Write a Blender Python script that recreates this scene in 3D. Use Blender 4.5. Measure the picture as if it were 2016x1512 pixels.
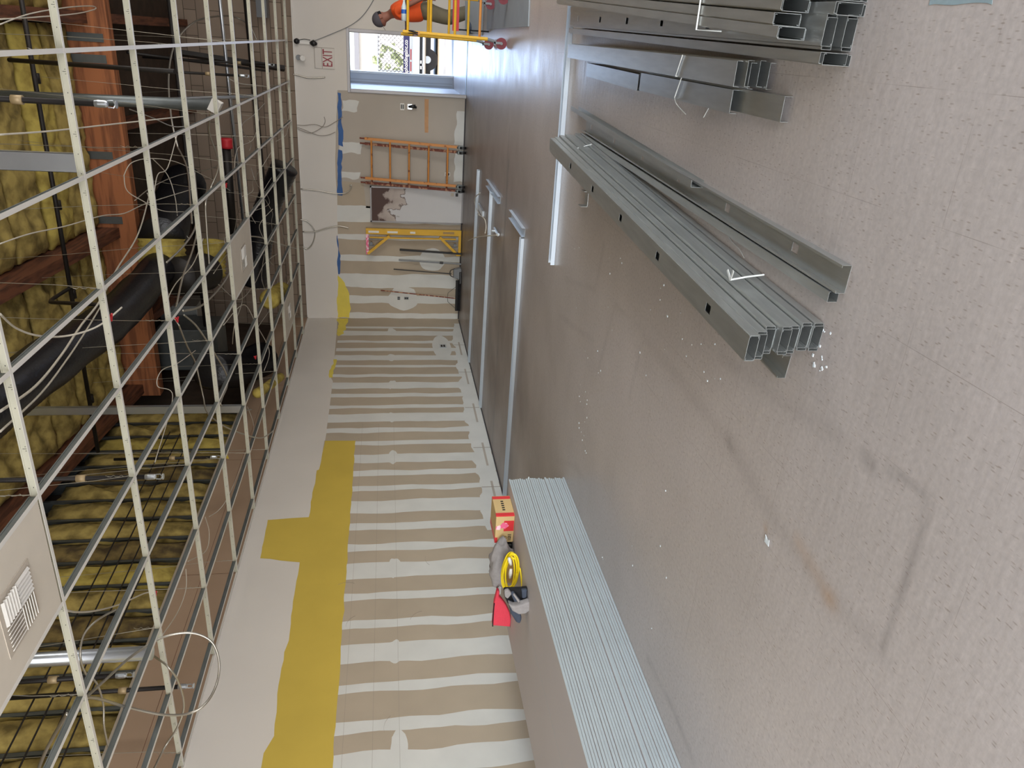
import bpy, math, random
import numpy as np
from mathutils import Vector, Matrix, noise
random.seed(7)
S = bpy.context.scene
for o in list(bpy.data.objects): bpy.data.objects.remove(o)
COL = S.collection

# ------------------------------------------------------------ camera (the phone was held turned: the picture lies on its side)
FPX = 1484.957; HCAM = 1.45
R = np.array([[0.06104978, 0.90994565, 0.4102095], [-0.14930804, 0.41467739, -0.89763565], [-0.98690427, -0.00644711, 0.16117817]])
cam = bpy.data.cameras.new('camera'); cam.sensor_width = 36; cam.sensor_fit = 'HORIZONTAL'; cam.lens = FPX/2016*36
cam.clip_start = .05; cam.clip_end = 500
co = bpy.data.objects.new('camera', cam); COL.objects.link(co)
m4 = Matrix([list(R[0])+[0], list(R[1])+[0], list(R[2])+[HCAM], [0, 0, 0, 1]])
co.matrix_world = m4; S.camera = co

def at(px, py, x=None, y=None, z=None):
    """point of the place seen at a pixel, on a plane x=, y= or z="""
    r = R @ np.array([px-1008., -(py-756.), -FPX])
    if z is not None: t = (z-HCAM)/r[2]
    elif y is not None: t = y/r[1]
    else: t = x/r[0]
    return Vector((r[0]*t, r[1]*t, HCAM+r[2]*t))

# ------------------------------------------------------------ light
S.view_settings.view_transform = 'Standard'; S.view_settings.look = 'None'
S.view_settings.exposure = 1.25; S.view_settings.gamma = 1.0; S.view_settings.use_curve_mapping = False
W = bpy.data.worlds.new('sky'); S.world = W; W.use_nodes = True
nt = W.node_tree; nt.nodes.clear()
out = nt.nodes.new('ShaderNodeOutputWorld'); bg = nt.nodes.new('ShaderNodeBackground'); sk = nt.nodes.new('ShaderNodeTexSky')
sk.sky_type = 'NISHITA'; sk.sun_disc = False; sk.sun_elevation = math.radians(48); sk.sun_rotation = math.radians(150)
sk.air_density = 1.0; sk.dust_density = 2.5
nt.links.new(sk.outputs[0], bg.inputs[0]); nt.links.new(bg.outputs[0], out.inputs[0]); bg.inputs[1].default_value = 0.22
sun = bpy.data.lights.new('sun', 'SUN'); sun.energy = 1.6; sun.angle = math.radians(.6); sun.color = (1, .95, .87)
so = bpy.data.objects.new('sun', sun); COL.objects.link(so); so.rotation_euler = Vector((.55, .35, -1)).to_track_quat('-Z', 'Y').to_euler()
def area(name, loc, direction, sx, sy, power, color):
    l = bpy.data.lights.new(name, 'AREA'); l.shape = 'RECTANGLE'; l.size = sx; l.size_y = sy; l.energy = power; l.color = color
    o = bpy.data.objects.new(name, l); COL.objects.link(o); o.location = loc
    o.rotation_euler = Vector(direction).to_track_quat('-Z', 'Z').to_euler()
    return o
area('daylight_storefront', (-.3, -3.85, 1.55), (0, 1, 0), 9.4, 2.6, 260, (.95, .97, 1.0))       # daylight through the shop windows behind the camera
area('daylight_side_windows', (4.88, 7.0, 1.6), (-1, 0, 0), 12.5, 2.2, 230, (1.0, .98, .95))       # daylight through the side windows on the right
area('daylight_doorway', (-.38, 18.45, 1.25), (0, -1, 0), .72, 2.2, 20, (.50, .66, 1.0))           # daylight through the open door

# ------------------------------------------------------------ materials
def lin(c): return tuple(((v/255)/12.92 if v/255 <= .04045 else ((v/255+.055)/1.055)**2.4) for v in c)
def mat(name, col, rough=.6, metal=0., var=0., vscale=6., bump=0., bscale=40., col2=None, c2lo=.45, c2hi=.6, stretch=None, emis=None):
    m = bpy.data.materials.new(name); m.use_nodes = True; n = m.node_tree; b = n.nodes['Principled BSDF']
    c = lin(col); b.inputs['Base Color'].default_value = (*c, 1); b.inputs['Roughness'].default_value = rough; b.inputs['Metallic'].default_value = metal
    tc = n.nodes.new('ShaderNodeTexCoord'); mp = n.nodes.new('ShaderNodeMapping'); n.links.new(tc.outputs['Object'], mp.inputs[0])
    if stretch: mp.inputs['Scale'].default_value = stretch
    if var or col2:
        t = n.nodes.new('ShaderNodeTexNoise'); t.inputs['Scale'].default_value = vscale; t.inputs['Detail'].default_value = 6
        n.links.new(mp.outputs[0], t.inputs['Vector'])
        r = n.nodes.new('ShaderNodeValToRGB'); n.links.new(t.outputs[0], r.inputs[0])
        if col2:
            r.color_ramp.elements[0].position = c2lo; r.color_ramp.elements[1].position = c2hi
            r.color_ramp.elements[0].color = (*c, 1); r.color_ramp.elements[1].color = (*lin(col2), 1)
        else:
            r.color_ramp.elements[0].position = .3; r.color_ramp.elements[1].position = .7
            r.color_ramp.elements[0].color = (*[v*(1-var) for v in c], 1); r.color_ramp.elements[1].color = (*[min(1, v*(1+var)) for v in c], 1)
        n.links.new(r.outputs[0], b.inputs['Base Color'])
    if bump:
        t2 = n.nodes.new('ShaderNodeTexNoise'); t2.inputs['Scale'].default_value = bscale; t2.inputs['Detail'].default_value = 4
        n.links.new(mp.outputs[0], t2.inputs['Vector'])
        bp = n.nodes.new('ShaderNodeBump'); bp.inputs['Strength'].default_value = bump; bp.inputs['Distance'].default_value = .01
        n.links.new(t2.outputs[0], bp.inputs['Height']); n.links.new(bp.outputs[0], b.inputs['Normal'])
    if emis: b.inputs['Emission Color'].default_value = (*lin(col), 1); b.inputs['Emission Strength'].default_value = emis
    return m
M = {}
M['paint'] = mat('off_white_wall_paint', (216, 211, 204), .6, var=.03, vscale=1.2)
M['mud'] = mat('joint_compound', (212, 213, 210), .75, var=.05, vscale=3)
M['paper'] = mat('drywall_paper', (178, 165, 147), .85, var=.07, vscale=1.6)
M['paper_brown'] = mat('brown_drywall_paper', (172, 146, 122), .85, var=.05, vscale=2)
M['paper_pink'] = mat('grey_painted_paper', (180, 172, 162), .85, var=.05, vscale=1.5)
M['yellow'] = mat('yellow_wall_paint', (202, 176, 74), .7, var=.05, vscale=2)
M['yellow2'] = mat('bright_yellow_wall_paint', (226, 208, 92), .7, var=.04)
M['blue'] = mat('blue_wall_paint', (58, 98, 158), .7, var=.12, vscale=9)
M['tan'] = mat('tan_bare_patch', (196, 152, 112), .85, var=.08, vscale=9)
M['crack'] = mat('pencil_grey_mark', (150, 142, 132), .9)
M['galv'] = mat('galvanised_steel', (186, 189, 187), .36, .8, var=.08, vscale=5, stretch=(9, 1, 9))
M['galvb'] = mat('shiny_galvanised_steel', (205, 212, 218), .30, .85, var=.06, vscale=5)
M['trackm'] = mat('galvanised_track_door_sheen', (206, 216, 226), .34, .45)  # doorway reflection on the floor tracks put into this paler, bluer colour
M['galvd'] = mat('dull_galvanised_steel', (120, 126, 126), .5, .85, var=.12, vscale=6)
M['white'] = mat('white_metal_paint', (228, 226, 220), .45)
M['cream'] = mat('aged_white_tee', (190, 188, 170), .5, var=.06, vscale=8)
M['tile'] = mat('ceiling_tile_white', (216, 208, 194), .8, var=.03)
M['smudge'] = mat('smudged_white', (196, 186, 172), .8)
M['insul'] = mat('yellow_glass_wool', (184, 162, 92), .95, bump=1., bscale=11, col2=(112, 96, 50), c2lo=.40, c2hi=.68, vscale=6)
M['insuld'] = mat('dirty_glass_wool', (140, 120, 70), .95, bump=.9, bscale=16, col2=(84, 70, 46), c2lo=.4, c2hi=.62, vscale=6)
M['insulb'] = mat('bright_glass_wool', (200, 180, 92), .95, bump=1., bscale=12, col2=(150, 130, 62), c2lo=.42, c2hi=.7, vscale=7)
M['wood'] = mat('orange_fir_beam', (178, 112, 70), .7, col2=(134, 82, 52), vscale=2.5, stretch=(.5, 6, 6), bump=.2)
M['woodd'] = mat('dark_brown_timber', (118, 72, 48), .75, col2=(84, 50, 34), vscale=3, stretch=(6, .6, 6), bump=.2)
M['deck'] = mat('dark_roof_deck', (70, 56, 44), .9, var=.2)
M['black'] = mat('black_plastic', (28, 28, 30), .45)
M['blackp'] = mat('black_iron_pipe', (38, 34, 32), .5, .3, var=.2)
M['duct'] = mat('black_duct_jacket', (26, 26, 30), .32, bump=.5, bscale=30)
M['cable'] = mat('white_cable_jacket', (206, 200, 186), .5)
M['mc'] = mat('metal_clad_cable', (190, 186, 176), .35, .8)
M['wire'] = mat('hanger_wire_steel', (170, 165, 150), .4, .7)
M['red'] = mat('red_plastic', (206, 46, 56), .5)
M['redtool'] = mat('red_fabric', (222, 64, 84), .8, var=.06, vscale=10, bump=.3, bscale=60)
M['orange'] = mat('orange_scaffold_paint', (206, 138, 70), .5, col2=(128, 66, 34), c2lo=.6, c2hi=.68, vscale=14)
M['rust'] = mat('rusty_red_scaffold', (120, 62, 48), .7, col2=(186, 140, 110), c2lo=.5, c2hi=.6, vscale=18)
M['ysc'] = mat('yellow_scaffold_paint', (220, 172, 46), .45, var=.06, vscale=8)
M['cordy'] = mat('yellow_cord', (246, 220, 30), .4)
M['card'] = mat('cardboard', (206, 178, 126), .85, var=.05)
M['cardd'] = mat('cardboard_dark_side', (168, 138, 98), .85, var=.05)
M['tapered'] = mat('red_packing_tape', (216, 56, 62), .35)
M['tapepink'] = mat('pink_torn_tape', (240, 110, 150), .35, col2=(250, 214, 226), vscale=26, c2lo=.5, c2hi=.56)
M['greyf'] = mat('grey_fabric', (150, 146, 146), .9, var=.1, vscale=30)
M['darkf'] = mat('dark_blue_grey_fabric', (66, 74, 90), .85, var=.2, vscale=20)
M['blackf'] = mat('black_fabric', (24, 24, 28), .9)
M['skin'] = mat('skin', (150, 98, 82), .6)
M['shirt'] = mat('orange_shirt_cloth', (240, 92, 36), .8, var=.06, vscale=8)
M['pants'] = mat('olive_trouser_cloth', (112, 104, 84), .9, var=.08, vscale=10)
M['cap'] = mat('grey_cap_cloth', (88, 84, 92), .85)
M['brass'] = mat('brass', (190, 168, 130), .5, .3)
M['paperw'] = mat('white_scrap', (226, 236, 240), .7)
M['twine'] = mat('white_strapping', (226, 228, 224), .5)
M['sheet'] = mat('drywall_sheet_face', (196, 190, 190), .8, var=.03, vscale=1)
M['edgew'] = mat('drywall_sheet_edge', (172, 182, 186), .8, var=.04, vscale=4)
M['navy'] = mat('navy_banner', (30, 28, 74), .6)
M['concrete'] = mat('pale_concrete', (190, 188, 184), .85, var=.06)
M['dirt'] = mat('tan_ground', (176, 156, 128), .9, var=.12)
M['stucco'] = mat('white_stucco', (232, 228, 220), .9)
M['caster'] = mat('dark_red_wheel', (112, 24, 40), .5)
M['greyp'] = mat('grey_plastic', (128, 132, 136), .5)
M['boardg'] = mat('grey_board', (150, 156, 160), .85, var=.06, vscale=3)
M['bottle'] = mat('clear_bottle', (200, 214, 222), .15)
M['lblue'] = mat('blue_label', (40, 96, 190), .4)
M['leaf'] = mat('dusty_leaves', (176, 184, 140), .9)
M['exitred'] = mat('exit_letter_red', (152, 62, 72), .6)
M['doorp'] = mat('pale_door_paint', (206, 210, 214), .5)
M['frameg'] = mat('grey_frame_metal', (146, 144, 146), .4, .4)
M['cementd'] = mat('dark_grey_base', (64, 62, 66), .8)
def emit(): pass

# concrete block wall
def block_mat():
    m = bpy.data.materials.new('brown_concrete_block'); m.use_nodes = True; n = m.node_tree; b = n.nodes['Principled BSDF']
    tc = n.nodes.new('ShaderNodeTexCoord'); mp = n.nodes.new('ShaderNodeMapping'); mp.inputs['Rotation'].default_value = (math.pi/2, 0, 0)
    br = n.nodes.new('ShaderNodeTexBrick'); br.inputs['Scale'].default_value = 1.0; br.inputs['Brick Width'].default_value = .405; br.inputs['Row Height'].default_value = .203
    br.inputs['Mortar Size'].default_value = .006
    br.inputs['Color1'].default_value = (*lin((172, 154, 136)), 1); br.inputs['Color2'].default_value = (*lin((156, 138, 122)), 1); br.inputs['Mortar'].default_value = (*lin((104, 92, 80)), 1)
    n.links.new(tc.outputs['Object'], mp.inputs[0]); n.links.new(mp.outputs[0], br.inputs[0]); n.links.new(br.outputs[0], b.inputs['Base Color'])
    b.inputs['Roughness'].default_value = .9
    return m
M['block'] = block_mat()

# floor: vinyl composition tile with dashes, hairline joints and the stain attribute (stains and the dim far floor)
def floor_mat():
    m = bpy.data.materials.new('beige_vinyl_tile'); m.use_nodes = True; n = m.node_tree; b = n.nodes['Principled BSDF']; L = n.links.new
    tc = n.nodes.new('ShaderNodeTexCoord')
    def ramp(src, p0, c0, p1, c1):
        r = n.nodes.new('ShaderNodeValToRGB'); r.color_ramp.elements[0].position = p0; r.color_ramp.elements[1].position = p1
        r.color_ramp.elements[0].color = (*c0, 1); r.color_ramp.elements[1].color = (*c1, 1); L(src, r.inputs[0]); return r.outputs[0]
    def mix(mode, f, a, bb):
        x = n.nodes.new('ShaderNodeMix'); x.data_type = 'RGBA'; x.blend_type = mode
        if isinstance(f, float): x.inputs[0].default_value = f
        else: L(f, x.inputs[0])
        for i, v in ((6, a), (7, bb)):
            if isinstance(v, tuple): x.inputs[i].default_value = (*v, 1)
            else: L(v, x.inputs[i])
        return x.outputs[2]
    big = n.nodes.new('ShaderNodeTexNoise'); big.inputs['Scale'].default_value = .9; big.inputs['Detail'].default_value = 5; L(tc.outputs['Object'], big.inputs[0])
    base = ramp(big.outputs[0], .32, lin((184, 176, 171)), .68, lin((198, 190, 186)))
    # fine mottling
    fn = n.nodes.new('ShaderNodeTexNoise'); fn.inputs['Scale'].default_value = 55; fn.inputs['Detail'].default_value = 5; L(tc.outputs['Object'], fn.inputs[0])
    base = mix('MULTIPLY', 1.0, base, ramp(fn.outputs[0], .3, (.90,)*3, .7, (1.06,)*3))
    # dashes
    for sc, st, th, colr, seed, rot in ((1., (120, 30, 1), .30, (.74, .70, .67), 0, .15), (1., (85, 26, 1), .24, (.70, .66, .62), 5, -.2), (1., (95, 34, 1), .24, (1.08, 1.08, 1.07), 9, .5)):
        mp = n.nodes.new('ShaderNodeMapping'); mp.inputs['Scale'].default_value = st; mp.inputs['Location'].default_value = (seed, seed*2, 0); mp.inputs['Rotation'].default_value = (0, 0, rot)
        L(tc.outputs['Object'], mp.inputs[0])
        v = n.nodes.new('ShaderNodeTexVoronoi'); v.inputs['Scale'].default_value = sc; v.inputs['Randomness'].default_value = 1.; L(mp.outputs[0], v.inputs[0])
        f1 = ramp(v.outputs['Distance'], th*.5, (1,)*3, th, (0,)*3)
        sep = n.nodes.new('ShaderNodeSeparateColor'); L(v.outputs['Color'], sep.inputs[0])
        f2 = ramp(sep.outputs[0], .55, (0,)*3, .85, (1,)*3)
        f = mix('MULTIPLY', 1.0, f1, f2)
        base = mix('MIX', f, base, mix('MULTIPLY', 1.0, base, colr))
    # joints
    mpb = n.nodes.new('ShaderNodeMapping'); mpb.inputs['Location'].default_value = (.04, .045, 0); L(tc.outputs['Object'], mpb.inputs[0])
    br = n.nodes.new('ShaderNodeTexBrick'); br.offset = 0.; br.inputs['Scale'].default_value = 1; br.inputs['Brick Width'].default_value = .335; br.inputs['Row Height'].default_value = .46
    br.inputs['Mortar Size'].default_value = .0011; br.inputs['Mortar Smooth'].default_value = .3
    br.inputs['Color1'].default_value = (0, 0, 0, 1); br.inputs['Color2'].default_value = (0, 0, 0, 1); br.inputs['Mortar'].default_value = (1, 1, 1, 1)
    L(mpb.outputs[0], br.inputs[0])
    jm = n.nodes.new('ShaderNodeTexNoise'); jm.inputs['Scale'].default_value = 2.3; L(tc.outputs['Object'], jm.inputs[0])
    jf = mix('MULTIPLY', 1.0, br.outputs[0], ramp(jm.outputs[0], .42, (.06,)*3, .6, (.5,)*3))
    base = mix('MIX', jf, base, lin((120, 106, 96)))
    # stain attribute: R darkens grey, G rust/brown, B dull brown painted in for the dim far area
    at_ = n.nodes.new('ShaderNodeAttribute'); at_.attribute_name = 'stain'
    sp = n.nodes.new('ShaderNodeSeparateColor'); L(at_.outputs['Color'], sp.inputs[0])
    base = mix('MIX', sp.outputs[2], base, lin((112, 97, 88)))
    base = mix('MIX', sp.outputs[0], base, lin((104, 98, 96)))
    base = mix('MIX', sp.outputs[1], base, lin((176, 140, 104)))
    L(base, b.inputs['Base Color'])
    rn = n.nodes.new('ShaderNodeTexNoise'); rn.inputs['Scale'].default_value = 3; rn.inputs['Detail'].default_value = 6; L(tc.outputs['Object'], rn.inputs[0])
    rr = n.nodes.new('ShaderNodeMapRange'); L(rn.outputs[0], rr.inputs[0]); rr.inputs[3].default_value = .26; rr.inputs[4].default_value = .46; L(rr.outputs[0], b.inputs['Roughness'])
    wv = n.nodes.new('ShaderNodeMapping'); wv.inputs['Scale'].default_value = (3, 10, 1); L(tc.outputs['Object'], wv.inputs[0])
    bn = n.nodes.new('ShaderNodeTexNoise'); bn.inputs['Scale'].default_value = 2.2; bn.inputs['Detail'].default_value = 5; L(wv.outputs[0], bn.inputs[0])
    bp = n.nodes.new('ShaderNodeBump'); bp.inputs['Strength'].default_value = .12; bp.inputs['Distance'].default_value = .012; L(bn.outputs[0], bp.inputs['Height']); L(bp.outputs[0], b.inputs['Normal'])
    return m
M['floor'] = floor_mat()

# weathered panel by the far wall: peeling brown stain along its top edge
def panel_mat():
    m = bpy.data.materials.new('peeling_white_board'); m.use_nodes = True; n = m.node_tree; b = n.nodes['Principled BSDF']; L = n.links.new
    tc = n.nodes.new('ShaderNodeTexCoord'); sx = n.nodes.new('ShaderNodeSeparateXYZ'); L(tc.outputs['Object'], sx.inputs[0])
    t = n.nodes.new('ShaderNodeTexNoise'); t.inputs['Scale'].default_value = 3.2; t.inputs['Detail'].default_value = 8; L(tc.outputs['Object'], t.inputs[0])
    def math_(op, a, c):
        x = n.nodes.new('ShaderNodeMath'); x.operation = op
        for i, v in ((0, a), (1, c)):
            if isinstance(v, (int, float)): x.inputs[i].default_value = v
            else: L(v, x.inputs[i])
        return x.outputs[0]
    h = math_('ADD', math_('MULTIPLY', sx.outputs[2], .62), math_('MULTIPLY', sx.outputs[0], .22))
    s = math_('ADD', h, math_('MULTIPLY', math_('SUBTRACT', t.outputs[0], .5), .75))
    r = n.nodes.new('ShaderNodeValToRGB'); L(s, r.inputs[0]); e = r.color_ramp.elements
    e[0].position = 0; e[0].color = (*lin((206, 206, 208)), 1); e[1].position = 1.0; e[1].color = (*lin((82, 62, 58)), 1)
    for p, c in ((.80, (200, 200, 203)), (.815, (92, 74, 70)), (.835, (186, 176, 170)), (.96, (170, 158, 152)), (1.0, (82, 62, 58))):
        k = e.new(min(p, .999)); k.color = (*lin(c), 1)
    L(r.outputs[0], b.inputs['Base Color']); b.inputs['Roughness'].default_value = .7
    return m
M['peel'] = panel_mat()

# ------------------------------------------------------------ mesh helpers
class MB:
    def __init__(s): s.v = []; s.f = []; s.m = []
    def add(s, vs, fs, mi=0):
        k = len(s.v); s.v += [Vector(p) for p in vs]; s.f += [tuple(k+i for i in f) for f in fs]; s.m += [mi]*len(fs); return s
    def box(s, a, b, mi=0, rot=None, piv=None):
        x0, y0, z0 = a; x1, y1, z1 = b
        vs = [Vector(p) for p in ((x0,y0,z0),(x1,y0,z0),(x1,y1,z0),(x0,y1,z0),(x0,y0,z1),(x1,y0,z1),(x1,y1,z1),(x0,y1,z1))]
        if rot is not None:
            pv = Vector(piv) if piv is not None else Vector(((x0+x1)/2,(y0+y1)/2,(z0+z1)/2)); vs = [pv+rot@(p-pv) for p in vs]
        return s.add(vs, [(0,3,2,1),(4,5,6,7),(0,1,5,4),(1,2,6,5),(2,3,7,6),(3,0,4,7)], mi)
    def tube(s, pts, r, n=8, mi=0, cap=True):
        pts = [Vector(p) for p in pts]; N = len(pts); rs = r if isinstance(r, (list, tuple)) else [r]*N
        vs = []; t0 = (pts[1]-pts[0]).normalized(); a = t0.orthogonal().normalized()
        for i, p in enumerate(pts):
            t = (pts[min(i+1, N-1)]-pts[max(i-1, 0)]);
            t = t.normalized() if t.length > 1e-9 else t0
            a = (a-t*a.dot(t)); a = a.normalized() if a.length > 1e-6 else t.orthogonal().normalized(); b = t.cross(a)
            for k in range(n):
                q = 2*math.pi*k/n; vs.append(p+(a*math.cos(q)+b*math.sin(q))*rs[i])
        fs = [(i*n+k, i*n+(k+1) % n, (i+1)*n+(k+1) % n, (i+1)*n+k) for i in range(N-1) for k in range(n)]
        if cap: fs += [tuple(range(n-1, -1, -1)), tuple((N-1)*n+k for k in range(n))]
        return s.add(vs, fs, mi)
    def bar(s, p, q, w, h=None, mi=0, up=(0, 0, 1)):
        p = Vector(p); q = Vector(q); h = h or w; d = (q-p).normalized(); u = Vector(up)
        if abs(d.dot(u)) > .97: u = Vector((0, 1, 0))
        a = d.cross(u).normalized(); b = a.cross(d).normalized()
        vs = [c+a*i*w/2+b*j*h/2 for c in (p, q) for i, j in ((-1,-1),(1,-1),(1,1),(-1,1))]
        return s.add(vs, [(0,1,2,3),(7,6,5,4),(0,4,5,1),(1,5,6,2),(2,6,7,3),(3,7,4,0)], mi)
    def poly(s, pts, nrm, th, mi=0):
        """flat outline given a thickness along nrm"""
        nrm = Vector(nrm)*th; P = [Vector(p) for p in pts]; n = len(P)
        return s.add(P+[p+nrm for p in P], [tuple(range(n-1,-1,-1)), tuple(range(n, 2*n))]+[(i, (i+1) % n, n+(i+1) % n, n+i) for i in range(n)], mi)
    def build(s, name, mats, parent=None, smooth=False, origin=None):
        if not isinstance(mats, (list, tuple)): mats = [mats]
        if parent is not None and origin is None: off = parent_loc(parent)
        elif origin is not None: off = Vector(origin)
        else:
            xs = [v.x for v in s.v]; ys = [v.y for v in s.v]; zs = [v.z for v in s.v]
            off = Vector(((min(xs)+max(xs))/2, (min(ys)+max(ys))/2, min(zs)))
        me = bpy.data.meshes.new(name); me.from_pydata([tuple(v-off) for v in s.v], [], s.f)
        for mm in mats: me.materials.append(mm)
        me.polygons.foreach_set('material_index', s.m)
        if smooth: me.polygons.foreach_set('use_smooth', [True]*len(s.f))
        me.update()
        o = bpy.data.objects.new(name, me); COL.objects.link(o)
        if parent is not None: o.parent = parent
        else: o.location = off
        if origin is not None and parent is not None: o.location = (0, 0, 0)
        return o
def parent_loc(p):
    l = Vector(p.location); q = p.parent
    while q is not None: l += Vector(q.location); q = q.parent
    return l
def thing(name, label, cat, loc=(0, 0, 0), group=None):
    o = bpy.data.objects.new(name, None); COL.objects.link(o); o.location = loc; o.empty_display_size = .1
    return tag(o, label, cat, group)
def tag(o, label, cat, group=None, kind=None):
    if label: o['label'] = label
    if cat: o['category'] = cat
    if group: o['group'] = group
    if kind: o['kind'] = kind
    return o
def struct(o): o['kind'] = 'structure'; return o
def smooth_path(pts, n=6):
    P = [Vector(p) for p in pts]; out_ = []
    for i in range(len(P)-1):
        p0 = P[max(i-1, 0)]; p1 = P[i]; p2 = P[i+1]; p3 = P[min(i+2, len(P)-1)]
        for k in range(n):
            t = k/n; out_.append(.5*((2*p1)+(-p0+p2)*t+(2*p0-5*p1+4*p2-p3)*t*t+(-p0+3*p1-3*p2+p3)*t**3))
    return out_+[P[-1]]
def bevel(o, w, seg=2):
    b = o.modifiers.new('bevel', 'BEVEL'); b.width = w; b.segments = seg; b.limit_method = 'ANGLE'; return o
ORD = ['first','second','third','fourth','fifth','sixth','seventh','eighth','ninth','tenth','eleventh','twelfth','thirteenth','fourteenth','fifteenth','sixteenth','seventeenth','eighteenth','nineteenth','twentieth']
def ordn(i):
    if i < 20: return ORD[i]
    return ['twenty-','thirty-'][(i+1)//10-2].rstrip('-')+'-'+ORD[(i+1) % 10-1] if (i+1) % 10 else {30: 'thirtieth'}[i+1]

# ------------------------------------------------------------ structure
XL, XR, YF, YB, ZC = -5.3, 5.0, 14.885, -4.0, 3.06

def strip_poly(b, axis, plane, u0, u1, z0, z1, mi, jag=.012, nrm=(1, 0, 0), th=.0008, step=.12, wob=None):
    """rough-edged vertical band on a wall; axis 'y' for the left wall, 'x' for the far wall"""
    n = max(2, int((z1-z0)/step)); sd = random.random()*50
    def e(u, k, z): return u+noise.noise(Vector((sd+k*9, z*2.2, 0)))*jag*2+noise.noise(Vector((sd+k*9, z*9, 3)))*jag*.6
    A = [(e(u0, 0, z0+(z1-z0)*i/n), z0+(z1-z0)*i/n) for i in range(n+1)]
    B = [(e(u1, 1, z0+(z1-z0)*i/n), z0+(z1-z0)*i/n) for i in range(n+1)]
    for i in range(n):
        quad = [A[i], B[i], B[i+1], A[i+1]]
        if axis == 'y': b.add([(plane, q[0], q[1]) for q in quad], [(0, 1, 2, 3)], mi)
        else: b.add([(q[0], plane, q[1]) for q in quad], [(0, 1, 2, 3)], mi)
def rag(pts, step=.06, amp=.012, closed=True):
    out_ = []; n = len(pts)
    for i in range(n):
        p = Vector(pts[i]); q = Vector(pts[(i+1) % n]); L = (q-p).length; k = max(1, int(L/step))
        nn = Vector((-(q-p).y, (q-p).x)).normalized() if L > 0 else Vector((0, 0))
        for j in range(k):
            a = p+(q-p)*j/k
            out_.append(a+nn*noise.noise(Vector((a.x*6, a.y*6, i)))*amp*1.6 if j else a)
    return out_
def blob(cx, cz, rx, rz, n=26, seed=0, amp=.16):
    return [(cx+rx*math.cos(t)*(1+amp*noise.noise(Vector((math.cos(t)*1.4, math.sin(t)*1.4, seed)))), cz+rz*math.sin(t)*(1+amp*noise.noise(Vector((math.cos(t)*1.4, math.sin(t)*1.4, seed+7))))) for t in [2*math.pi*i/n for i in range(n)]]

# left wall: bare drywall with taped joints, old paint above, yellow band
b = MB()
b.box((XL-.12, YB, 0), (XL, YF+.15, 3.70), 0)
stripes = [(165,178),(198,230),(268,285),(322,345),(375,412),(448,465),(515,535),(575,620),(657,683),(742,765),(805,865),(910,945),(1005,1035),(1103,1165),(1222,1262),(1335,1372)]
ys = [(at(855, 600+a/3.779, x=XL).y, at(855, 600+c/3.779, x=XL).y) for a, c in stripes]
near = [(5,75),(130,170),(245,285),(350,435),(515,555),(665,710),(795,900),(1010,1065),(1215,1288),(1395,1530)]
ys = ys[:16]+[(at(851, 980+a/2.843, x=XL).y, at(851, 980+c/2.843, x=XL).y) for a, c in near]
yy = min(y for p in ys for y in p)
while yy > YB+.6:
    yy -= .24+.17; ys.append((yy+.17, yy)); 
E1, E2, E3, E4 = XL+.0010, XL+.0018, XL+.0026, XL+.0034
for i, (a, c) in enumerate(ys):
    a, c = max(a, c), min(a, c)
    top = 2.40 if c > 9.7 else 1.93
    strip_poly(b, 'y', E1, c, a, 0.02, top, 1, jag=.016)
for y0, z0 in [(at(770, y, x=XL).y, 1.40) for y in (635+17, 600+390/3.779, 600+598/3.779, 600+838/3.779, 600+1140/3.779, 1118, 1280, 1478)]:
    p = [(XL, y0+dx, z0+dz) for dx, dz in blob(0, 0, .17, .075, seed=y0, amp=.5)]
    b.add([(E2, q[1], q[2]) for q in p], [tuple(range(len(p)))], 1)
# outlet patch and base smear
p = blob(13.3, .46, .62, .17, seed=3); b.add([(E2, q[0], q[1]) for q in p], [tuple(range(len(p)))], 1)
base = [(7.4, .0), (14.6, .0), (14.6, .12), (13.9, .2), (13.2, .22), (12.2, .24), (11.3, .27), (10.3, .30), (9.6, .28), (9.0, .30), (8.4, .27), (7.8, .34), (7.4, .30)]
p = rag(base, .08, .05); b.add([(E3, q[0], q[1]) for q in p], [tuple(range(len(p)))], 1)
for yq in (8.35, 9.4, 10.7, 12.1, 13.4):
    b.box((E3, yq, .0), (E3+.0006, yq+.012, .26), 4); b.box((E3, yq-.5, .1), (E3+.0006, yq+.15, .13), 2)
# old paint, upper wall
up = [(YF, 3.06), (YF, 2.47), (14.3, 2.45), (12.9, 2.41), (12.8, 2.40), (11.9, 2.41), (11.75, 2.37), (9.7, 2.35), (9.7, 2.36), (YB, 2.4), (YB, 3.06)]
p = rag(up, .2, .006); b.add([(E1+.0001, q[0], q[1]) for q in p], [tuple(range(len(p)))], 3)
yel = [(9.69, 2.35), (8.9, 2.372), (8.88, 2.40), (7.8, 2.405), (7.77, 2.873), (7.04, 2.854), (6.94, 2.424), (6.2, 2.42), (5.75, 2.405), (5.6, 2.43), (5.1, 2.43), (4.9, 2.41), (4.66, 2.40), (4.5, 2.46), (4.3, 2.46), (YB, 2.46), (YB, 1.908), (4.3, 1.908), (9.68, 1.925)]
p = rag(yel, .1, .008); b.add([(E3, q[0], q[1]) for q in p], [tuple(range(len(p)))], 5)
for pts in ([(14.87, 2.47), (14.2, 2.44), (13.85, 2.40), (14.0, 2.30), (14.87, 2.26)], [(12.7, 2.42), (11.9, 2.44), (11.9, 2.38), (12.7, 2.36)]):
    p = rag(pts, .1, .03); b.add([(E3, q[0], q[1]) for q in p], [tuple(range(len(p)))], 6)
for z in (1.38, 1.60, 1.84):     # pencil lines
    b.box((E4, 3.0, z), (E4+.0003, 10.2, z+.0018), 4)
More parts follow.
